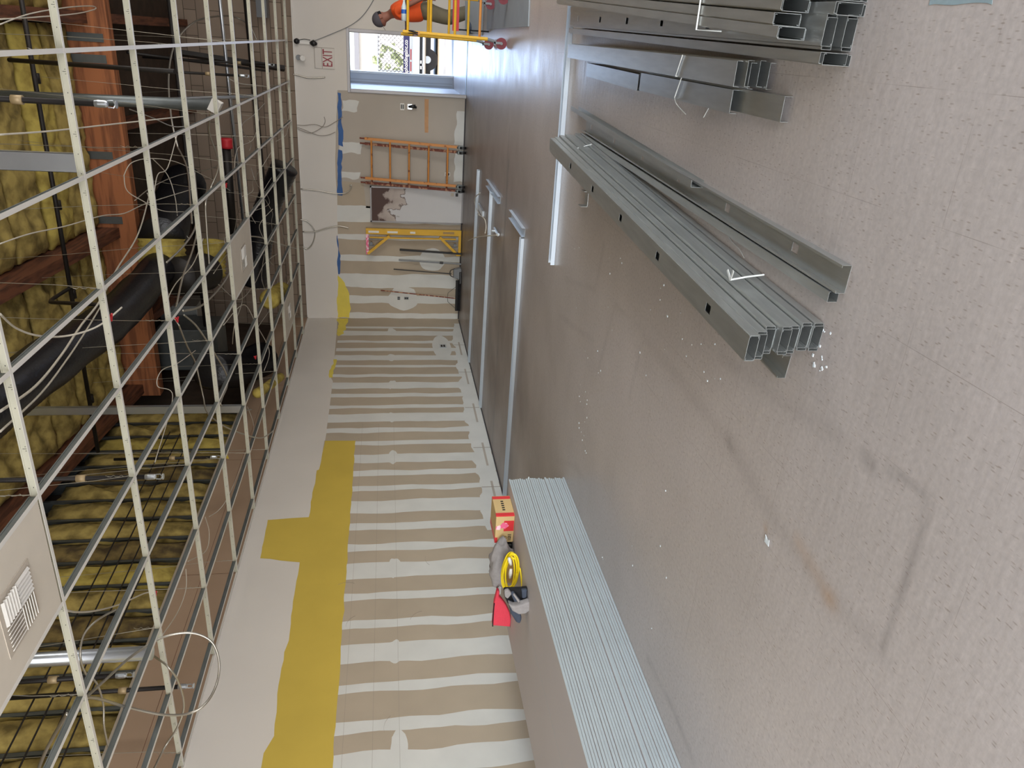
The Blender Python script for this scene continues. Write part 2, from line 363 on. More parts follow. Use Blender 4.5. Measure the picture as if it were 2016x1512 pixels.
for yq, zq, a in ((5.9, 1.72, .5), (4.65, 1.35, .7), (6.4, 1.9, -.5), (5.9, 1.1, .2), (6.9, .9, 1.2)):
    q = [(yq+.16*math.cos(t), zq+.16*math.sin(t)) for t in [a+k*.1 for k in range(12)]]
    for u, v in zip(q[:-1], q[1:]): b.bar((E4, u[0], u[1]), (E4, v[0], v[1]), .0022, .001, 4)
struct(b.build('wall_left', [M['paper'], M['mud'], M['paper_pink'], M['paint'], M['crack'], M['yellow'], M['yellow2']], origin=(0, 0, 0)))
# brown drywall above the ceiling line belongs to the same wall
b = MB(); b.box((XL-.11, YB, 3.071), (XL+.004, YF, 3.665)); b.box((XL+.004, YB, 3.40), (XL+.0045, YF, 3.404), 1)
for yq in (4.4, 6.8, 9.2, 11.6): b.box((XL+.004, yq, 3.07), (XL+.0046, yq+.004, 3.66), 1)
struct(b.build('wall_left_upper', [M['paper_brown'], M['woodd']], origin=(0, 0, 0)))

# far wall
DX0, DX1, DZ = -.94, .045, 2.10
b = MB()
b.box((XL, YF, 0), (DX0, YF+.15, ZC+.012)); b.box((DX0, YF, DZ), (DX1, YF+.15, ZC+.012)); b.box((DX1, YF, 0), (XR, YF+.15, ZC+.012))
F1, F2, F3, F4 = YF-.001, YF-.0018, YF-.0026, YF-.0034
def fadd(pts, mi, pl): b.add([(q[0], pl, q[1]) for q in pts], [tuple(range(len(pts)))], mi)
fx = lambda y: at(840, y, y=YF).x
for y0, y1 in ((410,441),(487-22,474),(505,516),(541,567),(583,598),(617,627)):
    strip_poly(b, 'x', F1, fx(y1), fx(y0), .02, 2.42, 1, jag=.015)
fadd(rag([(XL, 3.06), (DX1+.2, 3.06), (DX1+.2, 2.1), (-.945, 2.1), (-.95, 2.33), (-1.7, 2.385), (-2.3, 2.41), (-3.0, 2.40), (-3.5, 2.41), (XL, 2.44)], .15, .01), 3, F2)
b.box((DX1+.001, F2-.0004, 0.02), (XR, F2, 3.06), 3)
fadd([(-.945, 0), (-.945, 2.1), (-.95, 2.33), (-1.7, 2.38), (-2.55, 2.40), (-2.58, 1.9), (-3.05, 1.86), (-3.05, 0)], 2, F1)
fadd(blob(-4.86, 1.14, .26, .31, seed=2), 1, F3); fadd(blob(-4.05, .58, .24, .26, seed=5), 1, F3)
for x0, x1, z0, z1 in ((-1.12, -1.3, 1.95, 2.25), (-1.85, -2.05, 1.9, 2.32), (-2.38, -2.5, 1.95, 2.3)): fadd(rag([(x0, z0), (x0, z1), (x1, z1+.02), (x1, z0+.04)], .05, .03), 1, F2)
fadd(rag([(-1.2, .0), (-1.2, .16), (-1.8, .20), (-1.85, .0)], .06, .03), 1, F2); fadd(rag([(-1.95, .0), (-1.95, .17), (-2.5, .19), (-2.5, .0)], .06, .03), 1, F2)
for pts in ([(-.99, 2.33), (-1.5, 2.335), (-1.9, 2.345), (-1.93, 2.26), (-1.72, 2.25), (-1.5, 2.28), (-1.2, 2.26), (-1.0, 2.27)], [(-1.98, 2.35), (-2.3, 2.37), (-2.82, 2.385), (-2.83, 2.30), (-2.4, 2.31), (-2.3, 2.29), (-2.0, 2.28)], [(-3.6, 2.43), (-4.0, 2.42), (-4.37, 2.43), (-4.38, 2.40), (-4.0, 2.37), (-3.9, 2.40), (-3.6, 2.42)]):
    fadd(rag(pts, .06, .02), 6, F4)
fadd(rag([(-4.4, 2.44), (-5.29, 2.47), (-5.29, 2.24), (-5.1, 2.20), (-4.7, 2.25), (-4.55, 2.31)], .08, .02), 5, F3)
fadd(rag([(-1.02, .765), (-1.61, .755), (-1.61, .69), (-1.02, .69)], .08, .004), 7, F4)
struct(b.build('wall_far', [M['paper'], M['mud'], M['paper_pink'], M['paint'], M['crack'], M['yellow2'], M['blue'], M['tan']], origin=(0, 0, 0)))
b = MB(); b.box((XL-.3, YF+.16, 2.4), (XR, YF+.36, 5.3)); struct(b.build('wall_far_upper', M['block'], origin=(0, 0, 0)))
# door frame of the opening and the entry behind it
b = MB()
for x0, x1 in ((DX0-.035, DX0+.03), (DX1-.03, DX1+.035)): b.box((x0, YF-.02, 0), (x1, YF+.17, DZ)); b.box((x0+.008, YF-.028, 0), (x1-.008, YF-.02, DZ))
b.box((DX0-.035, YF-.02, DZ), (DX1+.035, YF+.17, DZ+.05))
struct(bevel(b.build('trim_1', M['frameg'], origin=(0, 0, 0)), .004))
b = MB(); b.box((DX0-.16, YF+.16, 0), (DX0-.04, 18.0, 3.0)); struct(b.build('wall_entry_left', M['doorp'], origin=(0, 0, 0)))
b = MB(); b.box((DX1+.32, YF+.16, 0), (DX1+.44, 18.0, 3.0)); struct(b.build('wall_entry_right', M['doorp'], origin=(0, 0, 0)))
b = MB(); b.box((DX0-.16, YF+.16, 2.7), (DX1+.44, 18.14, 2.8)); struct(b.build('ceiling_entry', M['paint'], origin=(0, 0, 0)))
b = MB()
b.box((DX0-.3, 18.0, 0), (-.735, 18.14, 3)); b.box((-.735, 18.0, 2.42), (.12, 18.14, 3)); b.box((.12, 18.0, 0), (1.0, 18.14, 3))
for xx in (-.99, -.955, -.90): b.box((xx, 17.992, 0.02), (xx+.006, 18.0, 2.4), 1)
struct(b.build('wall_entry_front', [M['doorp'], M['frameg']], origin=(0, 0, 0)))
b = MB()
b.box((-.77, 17.94, 0), (-.725, 18.16, 2.42)); b.box((.105, 17.94, 0), (.15, 18.16, 2.42)); b.box((-.77, 17.94, 2.4), (.15, 18.16, 2.46))
struct(bevel(b.build('trim_2', M['white'], origin=(0, 0, 0)), .006))
# hidden sides: right wall with side windows, back wall with the storefront, both glazed
b = MB(); b.box((XR, YB, 0), (XR+.15, YF, .45)); b.box((XR, YB, 2.75), (XR+.15, YF, 3.07))
for y in (YB, .4, 3.5, 6.6, 9.7, 12.8): b.box((XR, y, .45), (XR+.15, y+.35, 2.75))
b.box((XR, 13.1, .45), (XR+.15, YF, 2.75)); b.box((XR, YB, 3.07), (XR+.15, YF+.3, 6.9), 0)
struct(b.build('wall_right', M['paint'], origin=(0, 0, 0)))
b = MB(); b.box((XL-.12, YB-.15, 2.95), (XR+.15, YB, 7.3)); b.box((XL-.12, YB-.15, 0), (XR+.15, YB, .15))
for x in (XL-.12, -3.2, -1.2, .9, 2.9, XR-.05): b.box((x, YB-.15, .15), (x+.12, YB, 2.95))
struct(b.build('wall_back', M['paint'], origin=(0, 0, 0)))

# floor mesh with stain attribute, which also holds the painted dimness
def build_floor():
    nx, ny = 330, 640; x = np.linspace(XL-.1, 2.0, nx); y = np.concatenate([np.linspace(YB, .6, 20)[:-1], np.linspace(.6, 18.1, ny-19)]); ny = len(y)
    X, Y = np.meshgrid(x, y); co_ = np.stack([X, Y, np.zeros_like(X)], -1).reshape(-1, 3)
    idx = np.arange(nx*ny).reshape(ny, nx); F = np.stack([idx[:-1, :-1], idx[:-1, 1:], idx[1:, 1:], idx[1:, :-1]], -1).reshape(-1, 4)
    me = bpy.data.meshes.new('floor'); me.from_pydata(co_.tolist()+[(2.0, YB, 0), (XR+.1, YB, 0), (XR+.1, 18.1, 0), (2.0, 18.1, 0)], [], F.tolist()+[[nx*ny, nx*ny+1, nx*ny+2, nx*ny+3]])
    me.materials.append(M['floor'])
    def seg(ax, ay, bx, by):
        dx, dy = bx-ax, by-ay; t = np.clip(((X-ax)*dx+(Y-ay)*dy)/(dx*dx+dy*dy), 0, 1); return np.hypot(X-ax-t*dx, Y-ay-t*dy)
    rng = np.random.RandomState(3)
    def nz(sc, seed):
        r = np.random.RandomState(seed); out_ = np.zeros_like(X)
        for k in range(9):
            a = r.rand()*6.28; f = sc*(.6+r.rand()*1.6); out_ += np.sin((X*math.cos(a)+Y*math.sin(a))*f+r.rand()*6.28)
        return out_/9*1.8
    n1 = nz(7, 1); n2 = nz(24, 2); n3 = nz(2.2, 4)
    g = np.zeros_like(X); rs = np.zeros_like(X); br = np.zeros_like(X)
    def line(P, w, s, wob=.02):
        nonlocal g
        for (a, c) in zip(P[:-1], P[1:]):
            d = seg(*a, *c)+n1*wob*.5; g = np.maximum(g, s*np.exp(-(d/w)**2)*(.75+.25*n2))
    line([(-1.49, 3.9), (-1.49, 3.3), (-1.51, 2.7), (-1.60, 2.2), (-1.62, 1.8), (-1.591, 1.53)], .045, .20)
    line([(-1.591, 1.53), (-1.33, 1.53), (-1.05, 1.547)], .011, .5, .006); line([(-1.048, 1.547), (-1.07, 1.70)], .014, .42, .006)
    line([(-1.07, 1.7), (-1.09, 1.90), (-1.16, 2.4), (-1.2, 2.9)], .035, .17)
    line([(-1.09, 1.83), (-1.10, 1.79)], .03, .6); line([(-1.5, 2.7), (-1.52, 2.66)], .03, .5)
    line([(-3.15, 3.1), (-3.1, 2.7), (-3.12, 2.4)], .02, .35)
    line([(-3.3, 5.6), (-3.0, 5.0), (-2.9, 4.4)], .03, .18)
    # chalk tone outlines of a removed wall further off
    for P in ([(-2.05, 4.7), (-1.5, 4.5), (-1.45, 3.9), (-1.95, 4.0)], [(-2.1, 6.0), (-1.9, 4.9)], [(-1.75, 5.9), (-1.55, 5.0), (-1.2, 4.9)]): line(P, .02, .22)
    for P in ([(-5.2, 9.35), (-2.2, 9.35)], [(-2.2, 9.35), (-1.3, 9.33)]): line(P, .07, .8, .03)
    line([(-4.3, 9.5), (-2.7, 11.5)], .02, .5); line([(-1.95, 9.2), (-1.4, 9.45), (-.9, 9.4)], .03, .5)
    line([(-5.25, 13.6), (-.95, 13.7)], .55, .5, .2); line([(-5.2, 14.6), (-1, 14.6)], .35, .8, .1)
    for P in ([(-1.05, 1.0), (-.95, 1.15)], [(-1.10, 1.02), (-1.0, 1.17)]): line(P, .008, .5)
    line([(-.86, 2.0), (-.80, 1.86), (-.80, 1.80)], .004, .5, 0)
    rs = np.maximum(rs, .8*np.exp(-(((X+1.62)/.035)**2+((Y-1.81)/.045)**2))*(.7+.4*n2)); rs = np.maximum(rs, .25*np.exp(-(seg(-1.62, 1.8, -1.57, 2.05)/.03)**2))
    rs = np.maximum(rs, .5*np.exp(-(((X+1.66)/.015)**2+((Y-2.26)/.02)**2)))
    # far left quarter coloured darker and browner, where less light reaches the floor
    fb = 1/(1+np.exp(-(Y-6.7+.9*(X+3.0)*-.25)/.7)); fl = 1/(1+np.exp((X+.9+n3*.3)/.45)); br = np.clip(fb*fl*(.74+.25*n3+.1*n1), 0, .95)
    br = np.maximum(br, np.clip(.55*np.exp(-(((X+3.7)/1.1)**2+((Y-6.6)/1.3)**2)), 0, 1))
    g = np.maximum(g, .10*np.clip(n3+n1*.5, 0, 1)*(Y < 8))
    C4 = np.concatenate([np.stack([np.clip(g, 0, 1), np.clip(rs, 0, 1), np.clip(br, 0, 1), np.ones_like(g)], -1).reshape(-1, 4), np.tile([0, 0, 0, 1], (4, 1))])
    a = me.attributes.new('stain', 'FLOAT_COLOR', 'POINT'); a.data.foreach_set('color', C4.astype(np.float32).ravel())
    o = bpy.data.objects.new('floor', me); COL.objects.link(o); return struct(o)
build_floor()
b = MB(); b.box((-.02-.92, YF-.002, 0), (DX1, YF+.17, .006)); struct(b.build('trim_3', M['galvd'], origin=(0, 0, 0)))
b = MB()
for x0, x1 in ((XL, DX0-.04),): b.box((x0, YF-.004, 0), (x1, YF-.0035, .02))
struct(b.build('baseboard_far', M['cementd'], origin=(0, 0, 0)))
b = MB(); b.box((XL+.0035, 7.2, 0), (XL+.006, 14.8, .015)); struct(b.build('baseboard_left', M['cementd'], origin=(0, 0, 0)))

# roof: deck, glue-laminated beam, purlins, batts of glass wool
def zr(y): return 5.47+(11.25-y)*.1
b = MB()
b.add([(XL-.4, YB-.2, zr(YB-.2)), (XR+.3, YB-.2, zr(YB-.2)), (XR+.3, YF+.5, zr(YF+.5)), (XL-.4, YF+.5, zr(YF+.5))], [(0, 1, 2, 3)])
b.add([(XL-.4, YB-.2, zr(YB-.2)+.1), (XR+.3, YB-.2, zr(YB-.2)+.1), (XR+.3, YF+.5, zr(YF+.5)+.1), (XL-.4, YF+.5, zr(YF+.5)+.1)], [(3, 2, 1, 0)])
struct(b.build('ceiling', M['deck'], origin=(0, 0, 0)))
b = MB(); b.box((XL+.02, 11.2, 4.93), (XR, 11.4, 5.46)); beam = tag(bevel(b.build('timber_beam', M['wood']), .01), 'big orange laminated timber beam crossing above the ceiling grid', 'beam')
for sx in (-1.75, -2.62, -.55, -.30):
    c = MB(); c.box((sx, 11.19, 5.0 if sx > -1 else 5.1), (sx+.10, 11.199, 5.45)); c.build('steel_bracket', M['galvd'], beam)
for i, x in enumerate((-5.15, -2.74, -.02, 2.6)):
    b = MB(); z0, z1 = zr(-3.8), zr(11.18)
    w = .07
    b.add([(x-w, -3.8, z0-.32), (x+w, -3.8, z0-.32), (x+w, -3.8, z0-.01), (x-w, -3.8, z0-.01), (x-w, 11.18, z1-.32), (x+w, 11.18, z1-.32), (x+w, 11.18, z1-.01), (x-w, 11.18, z1-.01)], [(0,1,2,3),(7,6,5,4),(0,4,5,1),(1,5,6,2),(2,6,7,3),(3,7,4,0)])
    tag(b.build('purlin', M['woodd']), ['dark brown timber purlin running along the top of the left wall', 'brown timber purlin between the two insulated roof bays left of centre', 'brown timber purlin at the right side of the ceiling view', 'brown timber purlin over the right half of the room'][i], 'purlin')
for i, x in enumerate((-4.3, -2.74, -1.4, -.02)):
    b = MB(); b.add([(x-.06, 11.42, zr(11.42)-.28), (x+.06, 11.42, zr(11.42)-.28), (x+.06, 11.42, zr(11.42)-.01), (x-.06, 11.42, zr(11.42)-.01), (x-.06, 15.0, zr(15)-.28), (x+.06, 15.0, zr(15)-.28), (x+.06, 15.0, zr(15)-.01), (x-.06, 15.0, zr(15)-.01)], [(0,1,2,3),(7,6,5,4),(0,4,5,1),(1,5,6,2),(2,6,7,3),(3,7,4,0)])
    tag(b.build('purlin', M['woodd']), 'dark timber purlin behind the orange beam, '+ORD[i]+' from the left wall', 'purlin')
def batt_mesh(name, lx, ly, th, m, seed, nu=14, nv=8):
    vs = []; fs = []
    for j in range(nv+1):
        for i in range(nu+1):
            u = i/nu; v = j/nv; e = min(u, 1-u, .12)/.12; f = min(v, 1-v, .3)/.3
            d = th*(.45+.55*math.sqrt(max(0, e*f)))*(1+.45*noise.noise(Vector((u*lx*3+seed, v*ly*3, seed)))+.38*noise.noise(Vector((u*lx*9+seed, v*ly*7, seed)))-.5*max(0, .25-abs(noise.noise(Vector((u*lx*2.2+seed*3, v*2, seed)))))*2)
            jx = .03*noise.noise(Vector((v*5, seed, 1)))
            vs.append(((u-.5)*lx+jx, (v-.5)*ly+.03*noise.noise(Vector((u*9, seed, 4))), -d))
    k = len(vs)
    for j in range(nv):
        for i in range(nu): a = j*(nu+1)+i; fs.append((a, a+nu+1, a+nu+2, a+1))
    # flat back face
    ring = [i for i in range(nu+1)]+[(j+1)*(nu+1)-1 for j in range(1, nv+1)]+[nv*(nu+1)+i for i in range(nu-1, -1, -1)]+[j*(nu+1) for j in range(nv-1, 0, -1)]
    vs += [(vs[r][0], vs[r][1], 0) for r in ring]; n = len(ring)
    fs += [(ring[i], ring[(i+1) % n], k+(i+1) % n, k+i) for i in range(n)]; fs.append(tuple(k+i for i in range(n)))
    me = bpy.data.meshes.new(name); me.from_pydata(vs, [], fs); me.materials.append(m); me.polygons.foreach_set('use_smooth', [True]*len(fs)); me.update(); return me
bm_ = [batt_mesh('batt', 2.24, .64, .12, M['insul'], s, 34, 14) for s in (1, 5)]+[batt_mesh('batt', 2.24, .64, .15, M['insulb'], 9, 34, 14), batt_mesh('batt', 2.24, .62, .12, M['insuld'], 13, 34, 14)]
bays = [(-3.945, 'bay nearest the left wall'), (-1.38, 'middle bay'), (1.29, 'bay at the right edge')]
slope = math.atan(.1)
for bi, (xc, nm) in enumerate(bays):
    for k in range(14):
        y = 10.85-k*.68
        o = bpy.data.objects.new('insulation_batt', random.choice(bm_[:3]+bm_[:2])); COL.objects.link(o); o.location = (xc, y, zr(y)-.015)
        o.rotation_euler = (-slope, 0, random.uniform(-.008, .008)); o.scale = (1.0 if bi == 0 else 1.13, 1, 1)
        tag(o, f'yellow roof insulation batt, {ORD[k]} in front of the orange beam, {nm}', 'insulation', 'insulation batts under the roof deck')
# insulated stud wall above the left wall
bm2 = [batt_mesh('wall_batt', 1.75, .40, .13, m, s, 12, 6) for m, s in ((M['insul'], 21), (M['insul'], 22), (M['insulb'], 23), (M['insuld'], 24))]
sy = [9.15+.405*k for k in range(5)][::-1]+[9.15-.405*(k+1) for k in range(18)]
for k, y in enumerate(sy):
    b = MB(); x = XL-.02
    b.box((x-.15, y-.02, 3.67), (x-.148, y+.02, 5.9+.04*0)); b.box((x-.15, y+.018, 3.67), (x, y+.02, 5.9)); b.box((x-.002, y-.02, 3.67), (x, y+.02, 5.9))
    tag(b.build('wall_stud', M['galvd']), f'dark steel wall stud above the left wall, {ordn(k)} from the far end', 'stud', 'wall studs above the left wall')
    o = bpy.data.objects.new('insulation_batt', bm2[[0, 1, 2, 0, 3, 1, 0][k % 7] if k != 8 else 3]); COL.objects.link(o); o.location = (XL-.135, y-.2, 4.56); o.rotation_euler = (0, -math.pi/2, 0)
    tag(o, f'yellow insulation batt between studs above the left wall, {ordn(k)} from the far end', 'insulation', 'insulation batts above the left wall')
b = MB(); b.box((XL-.30, YB, 3.67), (XL-.18, YF+.3, 7.2)); struct(b.build('wall_left_back', M['deck'], origin=(0, 0, 0)))
b = MB(); b.box((XL-.175, YB, 3.655), (XL-.015, 14.8, 3.668)); b.build('trim_4', M['galvd'], origin=(0, 0, 0)); struct(bpy.data.objects['trim_4'])

# ------------------------------------------------------------ suspended ceiling grid
GZ = 3.05
mainy = [4.44-1.19*3+1.19*k for k in range(12)]
crossx = [-.168-.622*k for k in range(9)]
def tee(b, p, q, slots=False):
    p = Vector(p); q = Vector(q); d = (q-p).normalized(); a = Vector((-d.y, d.x, 0))
    def bx(w0, w1, z0, z1, mi):
        vs = [c+a*w+Vector((0, 0, z)) for c in (p, q) for w, z in ((w0, z0), (w1, z0), (w1, z1), (w0, z1))]
        b.add(vs, [(0,1,2,3),(7,6,5,4),(0,4,5,1),(1,5,6,2),(2,6,7,3),(3,7,4,0)], mi)
    bx(-.012, .012, 0, .0012, 0); bx(-.0008, .0008, .0012, .032, 1); bx(-.0035, .0035, .032, .039, 1)
    if slots:
        L = (q-p).length; n = int(L/.1016); s = -1 if a.y > 0 else 1
        for i in range(n):
            c = p+d*(i+.5)*.1016+a*s*.0012
            if i % 3 == 1: 
                for dd in (-.011, 0, .011): b.bar(c+d*dd+Vector((0, 0, .010)), c+d*dd+Vector((0, 0, .010+(.016 if dd == 0 else .006))), .0022, .0006, 2, up=a)
            else: b.bar(c+Vector((0, 0, .016)), c+Vector((0, 0, .019)), .006, .0006, 2, up=a)
hangers = []
for i, y in enumerate(mainy):
    b = MB(); xr = 4.95
    tee(b, (XL+.005, y, GZ), (xr, y, GZ), True)
    tag(b.build('main_runner', [M['white'], M['cream'], M['black']]), f'long slotted ceiling grid runner spanning wall to wall, {ORD[i]} from the camera end', 'ceiling grid', 'main runners of the ceiling grid')
cm = MB(); tee(cm, (0, 0, 0), (0, 1.19-.03, 0)); cme = None
wcol = ['rightmost column']+['']*8
for ci, x in enumerate(crossx+[.454, 1.076, 1.70]):
    for i in range(11):
        y = mainy[i]+.015
        if ci > 8 and y < 6: pass
        if cme is None: o = cm.build('cross_tee', [M['white'], M['galvd']], origin=(0, 0, 0)); cme = o.data
        else: o = bpy.data.objects.new('cross_tee', cme); COL.objects.link(o)
        o.location = (x, y, GZ)
        n = 8-ci if ci < 9 else ci
        tag(o, f'white cross tee, {ORD[n]} from left wall, between runners {["one","two","three","four","five","six","seven","eight","nine","ten","eleven","twelve"][i]} and {["one","two","three","four","five","six","seven","eight","nine","ten","eleven","twelve"][i+1]} counted from camera', 'ceiling grid', 'cross tees of the ceiling grid')
b = MB(); b.box((XL+.001, YB, GZ-.001), (XL+.022, YF, GZ)); b.box((XL+.001, YB, GZ), (XL+.002, YF, GZ+.02)); struct(b.build('trim_5', M['white'], origin=(0, 0, 0)))
b = MB(); b.box((XL+.022, YF-.022, GZ-.001), (XR, YF-.001, GZ)); b.box((XL+.022, YF-.002, GZ), (XR, YF-.001, GZ+.02)); struct(b.build('trim_6', M['white'], origin=(0, 0, 0)))
# right part of the room's ceiling is out of view and keeps its tiles
b = MB(); b.box((2.4, YB, 3.06), (XR, YF, 3.075)); struct(b.build('ceiling_right', M['tile'], origin=(0, 0, 0)))
# tiles that stayed
def diffuser_tile(x0, x1, y0, y1, gx, gy, gs, label):
    t = thing('ceiling_tile', label, 'ceiling tile', ((x0+x1)/2, (y0+y1)/2, GZ+.002))
    b = MB(); b.box((x0+.006, y0+.006, GZ+.0015), (x1-.006, y1-.006, GZ+.016)); b.build('tile_panel', M['tile'], t)
    g = MB(); g.box((gx-gs-.02, gy-gs-.02, GZ-.002), (gx+gs+.02, gy+gs+.02, GZ+.001)); fr = g.build('vent_grille', M['smudge'], t)
    for qx, qy, hor in ((-1, 1, 1), (1, 1, 0), (-1, -1, 0), (1, -1, 1)):
        for k in range(6):
            o_ = (k+.5)/6*gs; v = MB()
            if hor: v.box((gx+(qx*gs if qx < 0 else 0)+.003, gy+qy*o_-.009, GZ-.012), (gx+(0 if qx < 0 else gs)-.003, gy+qy*o_+.006, GZ-.009), rot=Matrix.Rotation(qy*.6, 3, 'X'))
            else: v.box((gx+qx*o_-.009, gy+(0 if qy > 0 else -gs)+.003, GZ-.012), (gx+qx*o_+.006, gy+(gs if qy > 0 else 0)-.003, GZ-.009), rot=Matrix.Rotation(-qx*.6, 3, 'Y'))
            v.build('louver', M['white'], fr)
diffuser_tile(-2.656, -2.034, mainy[1]+.02, mainy[2]-.02, -2.37, 2.87, .13, 'white ceiling tile with square louvered air vent, nearest in the grid')
yt = [y for y in mainy if y < 8.3][-1]
diffuser_tile(-2.656, -2.034, yt, yt+1.19, -2.36, yt+.62, .12, 'distant white ceiling tile with louvered air vent deep in the grid')
diffuser_tile(-4.522, -3.9, 11.58, 12.77, -4.2, 12.1, .12, 'far ceiling tile with small air vent near the far left corner')

# hanger wires
k = 0
for i, y in enumerate(mainy[1:], 1):
    for j, x in enumerate(crossx):
        if (i+j) % 2 == 0 or y > 14.5: continue
        b = MB(); x2 = x+random.uniform(-.25, .25); y2 = y+random.uniform(-.3, .3); zt = min(zr(y2)-.05, 5.9)
        p0 = Vector((x, y, GZ+.036)); p1 = Vector((x2, y2, zt)); pts = [p0.lerp(p1, t)+Vector((random.uniform(-1, 1)*.012, random.uniform(-1, 1)*.012, 0))*(0 < t < 1) for t in (0, .08, .3, .6, 1)]
        b.tube(pts, .0022, 5)
        q = [p0+Vector((.006*math.cos(a*2.2), .006*math.sin(a*2.2), a*.016)) for a in range(10)]; b.tube(q, .0018, 4)
        tag(b.build('hanger_wire', M['wire']), f'thin hanger wire above the {ORD[i]} runner at the {ORD[8-j]} tee row from left wall', 'wire', 'hanger wires of the ceiling grid'); k += 1

# ------------------------------------------------------------ pipes, ducts and cables above the grid
def pipe(name, pts, r, m, label, cat='pipe', group=None, n=12, parent=None):
    b = MB(); b.tube(pts, r, n); o = b.build(name, m, parent, smooth=False)
    for p in o.data.polygons: p.use_smooth = len(p.vertices) == 4
    return tag(o, label, cat, group) if parent is None else o
# sprinkler branch lines
t = thing('sprinkler_pipe', 'black sprinkler pipe running crosswise high under the roof insulation', 'pipe', (-2, 9.0, 5.0))
pipe('pipe_run', [(1.6, 9.02, 5.0), (-4.9, 8.78, 5.0)], .024, M['blackp'], None, parent=t)
for x in (-.62, -1.9, -2.9, -4.2): pipe('coupling', [(x-.05, 8.98+(x+.6)*.037, 5.0), (x+.05, 8.98+(x+.6)*.037, 5.0)], .036, M['blackp'], None, parent=t, n=10)
pipe('elbow_branch', smooth_path([at(138, 567, z=5.0), at(100, 592, z=4.95), at(120, 596, z=4.7), at(200, 600, z=4.2)], 4), .02, M['blackp'], None, parent=t)
t = thing('sprinkler_pipe', 'second black sprinkler pipe crossing above the far left ducts', 'pipe', (-2, 12.2, 4.4))
pipe('pipe_run', [(1.2, 12.2, 4.4), (-5.2, 12.2, 4.4)], .03, M['blackp'], None, parent=t)
def drop(px, py, zb, top, label, z=3.12):
    p = at(px, py, z=zb); t = thing('sprinkler_drop', label, 'sprinkler', (p.x, p.y, zb), 'sprinkler drops')
    pipe('drop_pipe', [(p.x, p.y, zb+.06), (p.x, p.y, top)], .017, M['blackp'], None, parent=t)
    pipe('coupling', [(p.x, p.y, zb+.50), (p.x, p.y, zb+.56)], .026, M['brass'], None, parent=t)
    h = MB(); h.tube([(p.x, p.y, zb+.12), (p.x, p.y, zb+.10), (p.x, p.y, zb+.06), (p.x, p.y, zb+.05)], [.019, .022, .020, .014], 12)
    h.tube([(p.x-.018, p.y, zb+.05), (p.x-.02, p.y, zb+.02), (p.x, p.y, zb+.008)], .004, 6); h.tube([(p.x+.018, p.y, zb+.05), (p.x+.02, p.y, zb+.02), (p.x, p.y, zb+.008)], .004, 6)
    h.tube([(p.x, p.y, zb+.006), (p.x, p.y, zb)], .022, 14); h.build('sprinkler_head', M['galvb'], t, smooth=False)
drop(230, 206, 3.0, zr(5.0)-.1, 'black sprinkler drop ending beside the grey vertical strut, right of the centre')
drop(322, 938, 3.0, 5.4, 'black sprinkler drop with brass ring between the insulated wall and the brown beam')
drop(382, 1350, 3.0, 4.6, 'black sprinkler drop nearest the camera, beside the brown upper wall')
drop(264, 1328, 3.25, 4.6, 'short black sprinkler drop in front of the steel stud insulation, near the looped cables')
drop(523, 903, 3.12, 3.9, 'small black sprinkler drop close to the left wall beside yellow tags')
drop(436, 905-5, 3.35, 4.5, 'small sprinkler drop in the middle of the grid with a yellow tag')
drop(490, 150, 3.3, 5.45, 'far sprinkler drop in front of the brown block wall')
drop(540, 128, 3.2, 5.15, 'farthest sprinkler drop above the exit sign')
pv = at(345, 141, z=3.5)
pipe('vertical_pipe', [at(18, 118, z=5.2), at(345, 141, z=5.2-1.9)], .022, M['blackp'], 'long black pipe falling from the sprinkler line near the top right of the grid')
pipe('vertical_pipe', [at(250, 103, z=5.0), at(530, 140, z=3.4)], .02, M['blackp'], 'thin black pipe slanting down in front of the brown block wall')
p = at(430, 207, z=3.14); t = thing('grey_conduit', 'fat grey vertical conduit with a white junction box at its lower end', 'conduit', (p.x, p.y, 3.14))
pipe('tube', [(p.x, p.y, 3.2), (p.x-.02, p.y, 5.5)], .055, M['galvd'], None, parent=t)
q = MB(); q.box((p.x-.07, p.y-.06, 3.12), (p.x+.05, p.y+.06, 3.22), rot=Matrix.Rotation(.5, 3, 'Y')); q.build('junction_box', M['white'], t)
# upright steel studs that brace the grid
def channel_vertical(px, py, w, top, label, m):
    p = at(px, py, z=3.08); b = MB(); b.box((p.x-w/2, p.y, 3.09), (p.x+w/2, p.y+.002, top)); b.box((p.x-w/2, p.y, 3.09), (p.x-w/2+.002, p.y+.04, top)); b.box((p.x+w/2-.002, p.y, 3.09), (p.x+w/2, p.y+.04, top))
    return tag(b.build('brace_stud', m), label, 'stud')
channel_vertical(163, 322, .10, 6.1, 'wide galvanised stud standing upright on the grid at the upper edge', M['galvb'])
channel_vertical(478, 806, .09, 5.6, 'grey galvanised stud rising from the grid across the yellow insulation', M['galvb'])
p = at(300, 1285, z=3.1); pipe('vertical_tube', [(p.x, p.y, 3.1), (p.x, p.y, 5.2)], .05, M['galvb'], 'shiny steel tube standing upright before the insulated wall')
